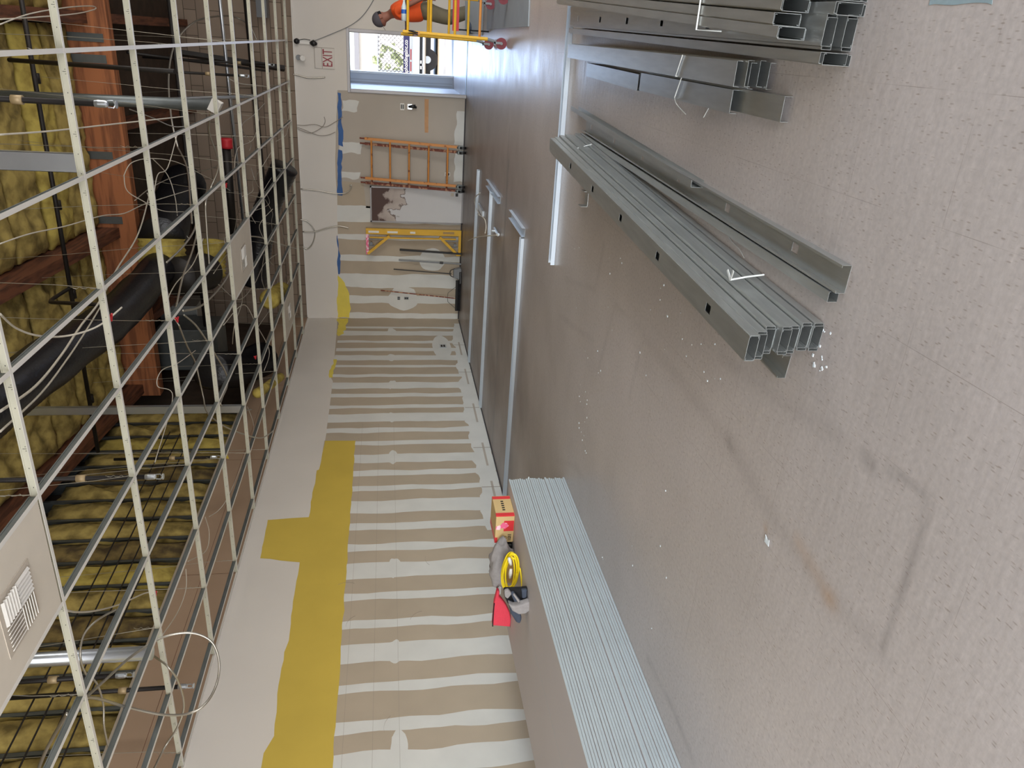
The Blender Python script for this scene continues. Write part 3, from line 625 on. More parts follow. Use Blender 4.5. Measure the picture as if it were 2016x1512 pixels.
# conduits in front of the block wall
pipe('conduit', [(1.8, 13.6, 4.02), (-3.2, 13.6, 3.92)], .026, M['galvb'], 'bright silver conduit running crosswise before the brown block wall')
pipe('conduit', [(1.8, 14.2, 3.72), (-3.6, 14.2, 3.62)], .045, M['blackp'], 'thick black pipe running crosswise low before the brown block wall')
pipe('conduit', [(-1.0, 13.2, 3.55), (-1.0, 11.6, 4.6)], .03, M['galvb'], 'short silver conduit sloping up behind the white cable')
b = MB(); b.box((.15, 14.7, 3.45), (.9, 14.95, 3.62)); tag(b.build('electrical_panel', M['greyp']), 'grey flat electrical box on the brown block wall', 'electrical box')
b = MB(); b.bar(at(340, 102, z=4.9), at(560, 135, y=14.6), .07, .12); tag(b.build('steel_strut', M['blackp']), 'dark steel strut slanting across the block wall', 'strut')

def inroom(p, r=.02):
    d = p-Vector((0, 0, HCAM)); k = 1.
    if p.x < XL+.012+r: k = min(k, (XL+.012+r)/p.x)
    if p.y > YF-.01-r: k = min(k, (YF-.01-r)/p.y)
    return Vector((0, 0, HCAM))+d*k
def corrug(path, r, amp, m, name, label, n=22, step=.035, parent=None, cat='duct'):
    path = [inroom(p, r+.05) for p in path]
    P = smooth_path(path, 10); L = [0]
    for a, c in zip(P[:-1], P[1:]): L.append(L[-1]+(c-a).length)
    N = max(4, int(L[-1]/step)); Q = []; Rr = []
    for i in range(N+1):
        s = L[-1]*i/N; j = max(k for k in range(len(L)) if L[k] <= s+1e-9); j = min(j, len(P)-2); tt = (s-L[j])/max(L[j+1]-L[j], 1e-9)
        Q.append(P[j].lerp(P[j+1], tt)); Rr.append(r+(amp if i % 2 else -amp)+noise.noise(Q[-1]*2)*r*.08)
    b = MB(); b.tube(Q, Rr, n); o = b.build(name, m, parent, smooth=True)
    return tag(o, label, cat) if parent is None else o
corrug([at(-520, 1130, z=4.35), at(-250, 960, z=4.35), at(-90, 850, z=4.35), at(20, 770, z=4.35), at(130, 690, z=4.35), at(230, 620, z=4.4), at(320, 520, z=4.5)], .21, .006, M['duct'], 'flexible_duct', 'long black flexible duct sagging diagonally under the roof beam')
corrug([at(322, 530, z=4.5), at(318, 470, z=4.5)], .30, .012, M['insulb'], 'duct_collar', 'yellow insulated collar around the black duct')
corrug([at(318, 470, z=4.5), at(335, 420, z=4.6), at(365, 360, z=4.6)], .30, .012, M['duct'], 'flexible_duct', 'crumpled black duct bulging above the yellow collar')
corrug([at(348, 545, z=4.25), at(405, 535, z=4.05)], .26, .004, M['blackp'], 'round_duct', 'round dark sheet metal duct beside the yellow collar', n=28)
corrug([at(418, 545, z=4.2), at(418, 475, z=4.2)], .2, .012, M['insulb'], 'insulation_wrap', 'yellow insulation wrapped lump beside the far ceiling tile')
corrug([at(500, 560, y=13.4), at(520, 430, y=13.4), at(560, 330, y=13.2)], .22, .006, M['duct'], 'flexible_duct', 'far black flexible duct near the far wall top')
corrug([at(415, 730, z=3.9), at(470, 725, z=3.75), at(520, 705, z=3.7)], .26, .02, M['duct'], 'plastic_wrap', 'black plastic wrapped duct lump over the far left grid')
corrug([at(505, 775, z=3.16), at(520, 766, z=3.13), at(552, 742, z=3.13)], .05, .015, M['insulb'], 'insulation_scrap', 'torn yellow insulation scrap lying on the grid near the far left corner')
corrug([at(530, 590, z=3.25), at(556, 572, z=3.25)], .13, .02, M['insulb'], 'insulation_scrap', 'yellow insulation lump above the far end of the grid')
corrug([at(446, 272, y=12.8), at(447, 292, y=12.8)], .085, .002, M['red'], 'pipe_fitting', 'red fitting on a black vertical pipe', cat='pipe')
pipe('vertical_pipe', [at(445, 290, y=12.8), at(458, 460, y=12.8)], .07, M['blackp'], 'thick black pipe crossing above the grid under the red fitting')
b = MB(); p = at(310, 690, y=12.0); q = at(430, 690, y=12.0)
b.box((p.x-.35, 12.0, q.z), (p.x+.35, 12.7, p.z)); tag(bevel(b.build('duct_box', M['galvd']), .01), 'large grey sheet metal duct box behind the timber beam', 'duct')
b = MB(); p = at(330, 770, y=12.6); b.box((-5.15, 12.75, p.z-.6), (-4.35, 13.35, p.z)); tag(bevel(b.build('duct_box', M['galv']), .01), 'lower pale metal duct box hung left of the big duct box', 'duct')

def cable(pxs, z, r, m, label, armoured=False, name='cable', group=None, n=8, smooth_n=8):
    pts = []
    for q in pxs:
        if len(q) == 2: pts.append(at(q[0], q[1], z=z))
        else: pts.append(at(q[0], q[1], z=q[2]))
    pts = [inroom(p, r) for p in pts]
    P = smooth_path(pts, smooth_n); b = MB()
    if armoured:
        L = [0]
        for a, c in zip(P[:-1], P[1:]): L.append(L[-1]+(c-a).length)
        N = int(L[-1]/.008); Q = []
        for i in range(N+1):
            s = L[-1]*i/N; j = min(max(0, next((k for k in range(len(L)) if L[k] > s), len(L)-1)-1), len(P)-2); Q.append(P[j].lerp(P[j+1], (s-L[j])/max(L[j+1]-L[j], 1e-9)))
        b.tube(Q, [r*(1.08 if i % 2 else .90) for i in range(len(Q))], n)
    else: b.tube(P, r, n)
    return tag(b.build(name, m, smooth=True), label, 'cable', group)
cable([(148,1392,3.12),(200,1345,3.2),(262,1290,3.15),(320,1255,3.02),(375,1246,2.85),(415,1262,2.72),(431,1300,2.66),(427,1345,2.66),(405,1385,2.70),(370,1405,2.80),(320,1407,2.92),(250,1392,3.08),(185,1374,3.12),(148,1380,3.12)], 3.1, .0085, M['mc'], 'large loop of armoured cable hanging at the lower left edge of the grid', True)
cable([(300,1290,3.15),(330,1312,3.0),(352,1345,2.95),(362,1390,2.95),(350,1430,3.0),(325,1470,3.1),(300,1520,3.12)], 3.3, .0075, M['mc'], 'armoured cable curving in front of the brown upper wall', True)
cable([(228,1200,3.3),(190,1222,3.35),(165,1250,3.4),(158,1290,3.4),(168,1325,3.4),(190,1345,3.4),(203,1385,3.4),(205,1430,3.4),(213,1470,3.4)], 3.4, .007, M['mc'], 'thin wavy armoured cable behind the nearest runners', True)
cable([(132,1405,3.1),(105,1450,3.3),(85,1490,3.4),(70,1530,3.5)], 3.3, .0095, M['mc'], 'thick armoured cable leaving the near grid corner toward the lower edge', True)
cable([(116,1197,3.1),(150,1205,3.3),(190,1202,3.4),(235,1190,3.5),(285,1168,3.5),(310,1165,3.45)], 3.3, .006, M['cable'], 'white cable sagging from the near tile corner to a red clip')
cable([(487,800,3.5),(500,845,3.4),(480,900,3.3),(470,930,3.3),(448,980,3.25),(430,1005,3.3),(412,1017,3.35)], 3.3, .004, M['cable'], 'thin white cable hanging before the brown upper wall')
cable([(404,1018,3.3),(412,1050,3.3),(405,1085,3.3),(370,1105,3.3)], 3.3, .004, M['cable'], 'short white cable end curled before the brown upper wall')
cable([(366,1120,3.3),(366,1160,3.3),(350,1205,3.3),(320,1250,3.3)], 3.3, .004, M['cable'], 'thin white cable draped to the big armoured loop')
cable([(350,290,4.2),(337,230,4.3),(332,150,4.4),(345,85,4.4),(380,45,4.3),(420,33,4.2),(460,33,4.1),(490,50,4.0),(505,78,3.9)], 4.2, .012, M['mc'], 'big arched armoured cable at the upper right of the grid', True)
cable([(350,290,4.2),(368,330,4.0),(375,400,3.8),(378,440,3.7)], 4.0, .010, M['mc'], 'armoured cable continuing down from the big arch', True)
cable([(415,215,3.3),(412,260,3.4),(425,300,3.4),(430,330,3.4),(415,370,3.5),(405,400,3.5),(407,450,3.5),(412,520,3.5)], 3.4, .010, M['mc'], 'armoured cable falling from the white junction box', True)
cable([(383,340,3.6),(388,400,3.6),(385,445,3.6),(365,480,3.6),(328,517,3.6)], 3.6, .010, M['mc'], 'armoured cable bending toward the yellow duct collar', True)
cable([(385,410,3.6),(390,440,3.6),(380,490,3.6),(360,545,3.6),(347,605,3.5)], 3.6, .010, M['mc'], 'armoured cable parallel to the bend, ending at the red tag', True)
cable([(360,612,3.3),(395,603,3.4),(430,570,3.5),(450,540,3.5),(455,510,3.5),(448,490,3.5)], 3.4, .010, M['mc'], 'dark armoured cable looping against the far ceiling tile', True)
cable([(362,620,3.3),(385,640,3.3),(405,668,3.3),(425,700,3.3),(445,735,3.3),(447,760,3.3),(437,785,3.3),(438,800,3.3),(475,808,3.3),(495,806,3.3)], 3.3, .009, M['mc'], 'long armoured cable snaking from the red tag to the left', True)
cable([(352,640,3.3),(368,680,3.4),(385,715,3.5),(392,745,3.5),(400,780,3.5),(408,812,3.4),(440,838,3.2),(480,855,3.1),(515,862,3.0),(538,848,2.98)], 3.3, .008, M['mc'], 'armoured cable running to the top of the left wall, white end cap', True)
cable([(480,465,3.5),(510,467,3.4),(545,478,3.3),(575,488,3.2),(592,490,3.15)], 3.3, .011, M['mc'], 'grey armoured cable reaching the far wall', True)
cable([(0,618,3.7),(30,645,3.8),(70,660,3.8),(115,663,3.8),(160,655,3.7),(200,638,3.6),(240,605,3.5)], 3.7, .007, M['cable'], 'white cable sagging in front of the black duct')
cable([(0,810,3.8),(70,760,3.9),(120,700,4.0),(160,640,4.1),(195,595,4.2),(230,530,4.4),(270,465,4.5),(290,400,4.6),(300,350,4.7)], 4.0, .009, M['cable'], 'cream cable crossing the black duct lengthwise')
cable([(0,850,3.8),(80,775,3.9),(130,710,4.0),(170,650,4.1),(200,600,4.2)], 4.0, .007, M['cable'], 'second cream cable beside the one crossing the black duct')
cable([(0,265,3.2),(100,258,3.2),(200,247,3.2),(300,236,3.2),(367,229,3.2)], 3.2, .0045, M['cable'], 'straight thin white rod across the upper grid')
cable([(0,48,4.5),(60,27,4.6),(130,15,4.7),(180,12,4.8),(187,18,4.8),(150,27,4.7),(70,34,4.6),(0,38,4.6)], 4.6, .006, M['cable'], 'cream cable hooked over the beam bracket at the top right corner')
cable([(0,480,4.4),(60,460,4.4),(130,445,4.5),(200,425,4.5),(245,420,4.5),(290,400,4.5),(380,372,4.3)], 4.4, .006, M['cable'], 'cream cable stretched in front of the brown purlin')
cable([(244,345,4.2),(260,320,4.2),(300,312,4.2),(350,320,4.1),(400,345,4.0),(430,360,4.0),(460,380,3.9)], 4.1, .005, M['cable'], 'thin cable loop beside the timber beam')
cable([(244,345,4.2),(250,375,4.2),(280,395,4.1),(320,415,4.0),(362,417,4.0)], 4.1, .005, M['cable'], 'lower half of the thin cable loop by the beam')
cable([(450,155,3.6),(475,165,3.5),(520,170,3.4),(555,180,3.3),(575,182,3.2)], 3.4, .007, M['cable'], 'cream cable crossing toward the wall above the exit sign')
cable([(305,910,3.3),(340,780,3.5),(310,760,3.6),(318,730,3.6),(350,715,3.6),(385,690,3.6)], 3.5, .004, M['cable'], 'thin white cable swinging behind the third runner')
cable([(350,260,3.9),(330,330,3.9),(310,345,3.9),(300,400,3.9),(290,380,3.9)], 3.9, .005, M['cable'], 'pale cable dropping by the timber beam')
for i, P_ in enumerate(([(300,312,4.6),(330,345,4.5),(345,390,4.4),(352,440,4.3),(372,470,4.2)], [(265,395,4.5),(300,368,4.4),(352,345,4.3),(420,330,4.2),(470,300,4.1)], [(352,640,3.6),(330,600,3.8),(345,560,3.9),(380,520,3.9),(400,470,3.9)], [(430,560,3.6),(470,590,3.5),(500,560,3.4),(520,520,3.4),(545,500,3.3)], [(440,640,3.5),(480,600,3.5),(505,640,3.4),(530,690,3.3),(520,730,3.3)], [(255,215,4.0),(300,232,3.9),(350,250,3.8),(410,236,3.7),(424,212,3.5)])):
    cable(P_, 4, .006, M['mc'] if i % 2 else M['cable'], ['pale cable dropping past the crumpled black duct', 'cable crossing from the timber beam to the block wall', 'cable arching over the round dark duct', 'cable looping behind the far ceiling tile', 'cable wandering over the black plastic wrap', 'cable sagging under the fat grey conduit'][i])
rng = random.Random(11)
for i in range(16):
    x0 = rng.uniform(470, 585); y0 = rng.uniform(180, 560); pts = [(x0, y0, 3.25)]
    for k in range(4):
        pts.append((min(pts[-1][0]+rng.uniform(-30, 18), 583), pts[-1][1]+rng.uniform(10, 45), rng.uniform(3.15, 3.45)))
    cable(pts, 3.3, .004, M['cable'] if i % 2 else M['mc'], f'loose thin cable in the far tangle above the far wall, {ORD[i]} from the door side', name='loose_cable', group='loose cables in the far tangle')
for px_, py_, z, lb in ((218, 623, 3.1, 'red wire tag on the second runner beside the black duct'), (349, 628, 3.12, 'red wire tag at the cable junction in mid grid'), (306, 1167, 3.3, 'red clip tag in front of the insulated stud wall'), (503, 703, 3.15, 'red tag over the black plastic wrap'), (445, 364, 3.12, 'red tag on the runner near the black duct lump')):
    p = at(px_, py_, z=z); b = MB(); b.tube([p+Vector((-.03, 0, 0)), p, p+Vector((.012, .0, .02))], [.006, .014, .006], 8); b.tube([p+Vector((-.02, .01, .012)), p+Vector((.02, -.01, -.012))], .007, 6)
    tag(b.build('wire_tag', M['red']), lb, 'tag')
p = at(450, 903, z=3.3); b = MB(); b.bar(p, p+Vector((.07, .03, .03)), .03, .004); b.bar(p+Vector((0, .02, .02)), p+Vector((.05, -.04, .03)), .02, .004); tag(b.build('wire_tag', M['cordy']), 'yellow tag on the small sprinkler drop', 'tag')
for k, (px_, py_) in enumerate(((415, 920), (427, 930), (438, 942), (452, 955))):
    a = at(px_, py_, x=XL+.35); b = MB(); zt = 3.9+.12*k
    b.tube([(XL+.35+.03*k, 9.2, zt), (XL+.35+.03*k, 3.2, zt-.1)], .007, 8)
    tag(b.build('conduit', M['blackp']), f'thin dark conduit running along the insulated stud wall, {ORD[k]} from the bottom', 'conduit', 'dark conduits along the stud wall')

# ------------------------------------------------------------ steel studs and tracks on the floor
def stud_mesh(L, flip=False, w=.092, fl=.032, lip=.008, holes=True, first=.35, name='stud'):
    s = -1 if flip else 1
    prof = [(fl, lip), (fl, 0), (0, 0), (0, w/2-.017), (0, w/2+.017), (0, w), (fl, w), (fl, w-lip)]
    if lip == 0: prof = prof[1:-1]
    ys_ = [0.]; hol = []
    y = first
    if holes:
        while y < L-.15: ys_ += [y, y+.045]; hol.append(len(ys_)-2); y += .61
    ys_.append(L); n = len(prof); hs = [i for i in range(n-1) if prof[i] == (0, w/2-.017)][0]
    vs = [(s*u, y_, v) for y_ in ys_ for u, v in prof]; fs = []
    for j in range(len(ys_)-1):
        for i in range(n-1):
            if i == hs and j in hol: continue
            a = j*n+i; fs.append((a, a+1, a+n+1, a+n) if not flip else (a, a+n, a+n+1, a+1))
    me = bpy.data.meshes.new(name); me.from_pydata(vs, [], fs); me.materials.append(M['galv']); me.update(); return me
def place(me, near, far, label, name='steel_stud', group=None, roll=0., cat='stud', th=.0013, mats=None, parent=None):
    near = Vector(near); far = Vector(far); d = (far-near).normalized(); x = d.cross(Vector((0, 0, 1))).normalized(); z = x.cross(d)
    m = Matrix((x, d, z)).transposed().to_4x4() @ Matrix.Rotation(roll, 4, 'Y'); m.translation = near
    o = bpy.data.objects.new(name, me); COL.objects.link(o); o.matrix_world = m
    sm = o.modifiers.new('thickness', 'SOLIDIFY'); sm.thickness = th; sm.offset = 0
    return tag(o, label, cat, group)
# the big bundle in the middle: seven layers of boxed studs lying flat
def flatpair(xn, yn, xf, yf, z, lo, up, holes=(True, True), off=.010, group=None, first=.33):
    n0 = Vector((xn, yn, z)); f0 = Vector((xf, yf, z)); d = (f0-n0).normalized(); x = d.cross(Vector((0, 0, 1))); L = (f0-n0).length
    if lo: place(stud_mesh(L, holes=holes[0], first=first), n0+x*.092, f0+x*.092, lo, roll=-math.pi/2, group=group)
    u = Vector((0, 0, .0355)); 
    if up: place(stud_mesh(L, holes=holes[1], first=first), n0+u+x*off, f0+u+x*off, up, roll=math.pi/2, group=group)
N = 7; G = 'studs of the big middle bundle'
for i in range(N):
    jx = [0, .004, -.004, .006, .0, -.006, .004][i]; jy = [0, .01, .02, .0, .04, .02, .0][i]
    xn = -.893-.0065*i+jx
    flatpair(xn, 2.21+jy, xn+.222, 5.72+jy, .002+.0372*i, f'steel stud open upward, {ORD[i]} layer from the floor in the big middle bundle', f'steel stud open downward, {ORD[i]} layer from the floor in the big middle bundle', group=G, off=.010 if i < N-1 else -.002)
n0 = Vector((-1.065, 2.36, .001)); f0 = Vector((-.81, 5.2, .001))
place(stud_mesh(2.85), n0+Vector((.092, 0, 0)), f0+Vector((.092, 0, 0)), 'loose steel stud lying on the floor against the left side of the big bundle', roll=-math.pi/2)
b = MB()
c0 = at(1436, 553, z=.18); c1 = at(1502, 543, z=.03)
c0 += Vector((.006, -.006, 0)); c1 += Vector((.006, -.006, 0)); b.tube([c0, (c0+c1)/2+Vector((.003, -.003, 0)), c1], .0035, 8); b.bar(c0, c0+Vector((.03, .03, .004)), .012, .002); b.bar(c0, c0+Vector((.04, -.02, .004)), .010, .002)
tag(b.build('strapping', M['twine']), 'white plastic strap around the big middle stud bundle', 'strap')
c0 = at(1133, 293, z=.17); c1 = at(1165, 284, z=.06); b = MB(); b.tube([c0, c1], .003, 6); tag(b.build('strapping', M['twine']), 'thin white strap at the far end of the big middle bundle', 'strap')
b = MB(); b.tube(smooth_path([at(1430, 458, z=.003), at(1440, 475, z=.003), at(1455, 490, z=.003), at(1465, 508, z=.003)], 5), .0015, 5); tag(b.build('string', M['twine']), 'loose white string on the floor beside the big bundle', 'string')
# the two single studs to the right of it
flatpair(-.665, 2.14, -.55, 5.70, .001, 'single steel stud lying alone with its open side up and knockouts in its web', None)
place(stud_mesh(3.5, False, w=.034, fl=.034, lip=.006, holes=False), (-.704, 2.17, .001), (-.60, 5.67, .001), 'narrow steel channel lying along the left side of the single stud')
place(stud_mesh(2.6, False, holes=False, lip=0, w=.06), (-.555, 3.4, .0), (-.44, 5.85, .0), 'thin steel piece lying behind the single stud')
# small scraps near track
p = at(1155, 392, z=0); b = MB(); b.box((p.x-.05, p.y-.04, 0), (p.x+.06, p.y+.05, .002)); b.box((p.x-.05, p.y-.04, 0), (p.x-.048, p.y+.05, .05)); b.box((p.x+.058, p.y-.04, 0), (p.x+.06, p.y+.05, .035)); tag(b.build('metal_scrap', M['galv']), 'small bent steel offcut on the floor beside the big bundle', 'scrap')

# right hand bundles
# R2: five nested tracks lying flat in one strapped pile
for i in range(5):
    xn = -.098+[0, .006, -.004, .004, 0][i]; yn = 2.94+[-.04, -.01, .01, -.02, .02][i]; z0 = .001+.0265*i
    n0 = Vector((xn, yn, z0+.024)); f0 = Vector((xn+.032, 5.95, z0+.024))
    place(stud_mesh((f0-n0).length, holes=False, lip=0, fl=.022), n0, f0, f'flat steel track, {ORD[i]} layer from the floor in the strapped pile of five', name='steel_track', roll=math.pi/2, group='pile of five tracks', cat='track')
c0 = at(1330, 150, z=.137); c1 = at(1344, 108, z=.137); b = MB(); b.tube([c0+Vector((0, 0, -.13)), c0, c1], .0028, 6); tag(b.build('strapping', M['twine']), 'white strap around the nested row of five tracks', 'strap')
# R1: flat tracks bundle at the left edge
def flat(n0, f0, w, up, label, z, h=.03):
    """U track lying flat: up=True has the web on top"""
    me = stud_mesh((Vector(f0)-Vector(n0)).length, holes=False, lip=0, w=w, fl=h, name='track')
    d = (Vector(f0)-Vector(n0)).normalized(); x = d.cross(Vector((0, 0, 1)))
    if up: return place(me, Vector(n0)+Vector((0, 0, z+h)), Vector(f0)+Vector((0, 0, z+h)), label, name='steel_track', roll=math.pi/2, cat='track')
    return place(me, Vector(n0)+Vector((0, 0, z))+x*w, Vector(f0)+Vector((0, 0, z))+x*w, label, name='steel_track', roll=-math.pi/2, cat='track')
flat((-.200, 2.73, 0), (-.185, 4.3, 0), .088, True, 'steel track lying flat and reaching nearest the camera in the left strapped pair', 0, .03)
flat((-.205, 3.11, 0), (-.192, 4.35, 0), .09, True, 'steel track lying flat on top of the left strapped pair', .032, .03)
flat((-.197, 4.40, 0), (-.175, 5.62, 0), .085, True, 'long far steel track lying flat in the left strapped pair', .002, .056)
b = MB(); c0 = at(1328, 192, z=.075); c1 = at(1342, 152, z=.075); b.tube(smooth_path([c0, c1], 2), .0028, 6); b.tube(smooth_path([c0, at(1332, 205, z=.03), at(1350, 225, z=.004)], 4), .002, 6); b.tube(smooth_path([at(1395, 213, z=.004), at(1385, 231, z=.004)], 2), .002, 6)
tag(b.build('strapping', M['twine']), 'loose-tailed white strap on the flat tracks at left of the right group', 'strap')
# R3: big stack at the right edge
def pair(xn, yn, xf, yf, z, lab, holes=True):
    n0 = Vector((xn, yn, z)); f0 = Vector((xf, yf, z)); L = (f0-n0).length
    place(stud_mesh(L, holes=holes), n0, f0, 'left half of '+lab, group='studs of the right hand stack'); off = Vector((.0355, random.uniform(-.02, .02), .010))
    place(stud_mesh(L, True, holes=holes, first=.3), n0+off, f0+off, 'right half of '+lab, group='studs of the right hand stack')
pair(.0, 2.41, .10, 6.1, .001, 'the left foot pair of the right stack')
flatpair(.044, 2.42, .144, 6.1, .001, 'lowest flat stud beside the left foot pair of the right stack', 'second flat stud up beside the left foot pair of the right stack')
flatpair(.044, 2.43, .144, 6.1, .064, 'third flat stud up beside the left foot pair of the right stack', 'topmost flat stud with knockouts beside the left foot pair of the right stack')
for i in range(6): pair(.142+.0405*i, 2.39, .242+.0405*i, 6.1, .001, f'the {ORD[i]} pair right of the flat studs, right stack')
for i in range(8): pair(.068+.0405*i, 2.52+.03*((i*2) % 3)-.012*i, .290+.0405*i, 6.1, .113, f'the {ORD[i]} pair, top layer of the right stack')
b = MB(); b.tube([(.098, 3.2, .115), (.097, 3.2, .222), (.43, 3.2, .222)], .0035, 6); tag(b.build('strapping', M['twine']), 'white strap over the top layer of the right stack', 'strap')

# tracks laid out on the floor
def lay(a, c, w, lab, extra=None):
    a = Vector((*a, .002)); c = Vector((*c, .002)); d = (c-a).normalized(); x = d.cross(Vector((0, 0, 1)))
    me = stud_mesh((c-a).length, holes=False, lip=0, w=w, fl=.036, name='track'); me.materials.clear(); me.materials.append(M['trackm'])
    return place(me, a+x*w/2, c+x*w/2, lab, name='floor_track', roll=-math.pi/2, cat='track', th=.0015)
lay((-1.86, 12.28), (-5.27, 12.52), .092, 'shiny floor track farthest from the camera, running to the left wall')
lay((-1.90, 10.62), (-5.27, 10.68), .092, 'shiny floor track, second from the far wall, running to the left wall')
lay((-1.90, 7.96), (-5.27, 7.96), .092, 'nearest long floor track running to the left wall behind the drywall stack')
lay((-1.83, 7.90), (-1.83, 8.86), .092, 'short floor track joining the near end of the nearest long track')
lay((-1.86, 9.82), (-1.86, 11.15), .092, 'short floor track standing free between the two far tracks')
lay((-1.755, 6.40), (1.9, 6.52), .092, 'floor track passing under the far ends of the stud bundles')
p = at(985, 462, z=0); b = MB(); b.tube([(p.x, p.y, .03), (p.x, p.y+.35, .03)], .022, 10); b.tube([(p.x, p.y+.2, .03), (p.x, p.y+.2, .09)], .02, 8); o = b.build('conduit_stub', M['galvb']); tag(o, 'short steel conduit stub lying across the floor tracks', 'conduit')
p = at(935, 388, z=0); b = MB(); b.box((p.x-.04, 11.15+.3, 0), (p.x+.04, 12.1, .03)); tag(b.build('metal_scrap', M['galvb']), 'small steel link piece between the two far floor tracks', 'scrap')
b = MB(); b.tube(smooth_path([at(980, 463, z=.05), at(955, 465, z=.05), at(935, 468, z=.05), at(922, 474, z=.02)], 5), .008, 7); b.tube(smooth_path([at(955, 460, z=.05), at(957, 445, z=.03), at(953, 430, z=.05), at(940, 422, z=.05)], 5), .007, 7)
tag(b.build('floor_wire', M['cable'], smooth=True), 'pale wires curling over the far floor tracks with a red end', 'wire')
b = MB(); b.tube(smooth_path([at(945, 380, z=.07), at(935, 390, z=.03), at(936, 405, z=.02), at(945, 425, z=.05)], 5), .007, 7); tag(b.build('floor_wire', M['cable'], smooth=True), 'pale wire loop at the far floor track', 'wire')

# ------------------------------------------------------------ stack of drywall sheets
SX0, SX1, SY0, SY1 = -4.505, -3.285, 1.62, 5.29
nS = 27; th = .0176
for k in range(nS):
    o_ = random.uniform(-.006, .006); e = [random.uniform(-.008, .008) for _ in range(2)]
    if k in (9, 16): o_ = .012
    b = MB(); b.box((SX0+o_, SY0+e[0], k*th+.0012), (SX1+o_*.6, SY1+e[1], (k+1)*th-.0012), 0)
    b.f; b.m = [0, 0, 1, 1, 1, 1]
    if k == nS-1: b.box((SX1-.5, SY0+.2, nS*th-.0012), (SX1-.4965, SY1-.1, nS*th-.001), 1)
    sh = b.build('drywall_sheet', [M['sheet'], M['edgew']]); bevel(sh, .002, 2)
    tag(sh, ('top pale grey drywall sheet of the low stack, carrying the box and bag' if k == nS-1 else 'lowest drywall sheet of the stack, lying on the floor' if k == 0 else f'white-edged drywall sheet in the low stack, {ordn(k)} up from the floor'), 'drywall sheet', 'drywall sheets in the low stack')
ZT = nS*th+.0004
b = MB(); rr = random.Random(4)
for k in range(60):
    x = rr.uniform(SX1-1.2, SX1+.02); z = rr.uniform(.02, ZT); s = rr.uniform(.006, .016); b.tube([(x, SY1+.004, z), (x+rr.uniform(-s, s), SY1+.012+s*.6, z+rr.uniform(-s, s))], [s*.6, s*.2], 5)
tag(b.build('torn_paper_edge', M['paperw']), 'frayed white paper crumbs along the far edge of the drywall stack', 'paper', kind='stuff')

# ------------------------------------------------------------ things on the stack
def on(px, py): return at(px, py, z=ZT)
c = on(1014, 1014); cx0 = c.x; y0 = c.y; y1 = on(1003, 985).y; x0 = on(1010, 1067).x
t = thing('cardboard_box', 'small cardboard box with red and pink tape at the far end of the drywall stack', 'box', ((cx0+x0)/2, (y0+y1)/2, ZT))
zt = at(977, 1016, y=y0).z; H = zt-ZT
b = MB(); b.box((x0, y0, ZT), (cx0, y1, zt), 0); bevel(b.build('carton', M['card'], t), .005)
fxz = lambda u, v: (x0+(cx0-x0)*u, y0-.0008, ZT+H*v)
b = MB(); b.box((x0+(cx0-x0)*.42, y0-.0012, ZT+.004), (x0+(cx0-x0)*.80, y0-.0002, ZT+H*.56)); b.build('red_print', M['tapered'], t)
b = MB(); b.poly([fxz(.50, .50), fxz(.62, .30), fxz(.72, .40), fxz(.74, .62), fxz(.66, .72), fxz(.60, .98), fxz(.50, .99), fxz(.47, .8), fxz(.55, .66)], (0, -1, 0), .0012); b.build('pink_tape', M['tapepink'], t)
b = MB(); b.box((cx0-.010, y0-.0014, ZT+.004), (cx0+.0012, y0+.035, zt+.0012)); b.box((x0-.001, y0-.001, zt-.02), (x0+.05, y1, zt+.001)); b.box((cx0+.0002, y1-.05, ZT+.004), (cx0+.0012, y1-.01, zt)); b.build('red_tape', M['tapered'], t)
b = MB()
for k in range(2): b.tube([(x0+(cx0-x0)*(.18+.05*math.cos(a)), y0-.001, ZT+H*(.42)-.028*k+.010*math.sin(a)) for a in [i*.6 for i in range(11)]], .0014, 4)
for k in range(5): b.box((x0+(cx0-x0)*(.08+.05*k), y0-.0012, ZT+.02), (x0+(cx0-x0)*(.10+.05*k), y0-.0003, ZT+H*.32))
for k in range(5): b.box((cx0+.0004, y0+.07+.03*k, ZT+H*.45), (cx0+.0012, y0+.085+.03*k, ZT+H*.6))
b.build('printed_symbols', M['blackf'], t)
YC = on(1024, 1125).y; YBt = on(1040, 1190).y; YR = on(1005, 1222).y; YK = on(1008, 1090).y
def plane_poly(outline, yy, m, thk, name, par=None, bev=None, snap=False):
    pts = [at(a, c_, y=yy) for a, c_ in outline]
    b = MB(); b.poly(pts, (0, 1, 0), thk); o = b.build(name, m, par)
    if bev: bevel(o, bev, 3)
    return o
b = MB(); p = at(1006, 1072, y=YK); q = at(982, 1100, y=YK); b.box((q.x-.05, YK, ZT), (p.x, YK+.12, q.z)); tag(bevel(b.build('tool_case', M['black']), .012, 3), 'small black case between the cardboard box and the yellow cord', 'case')
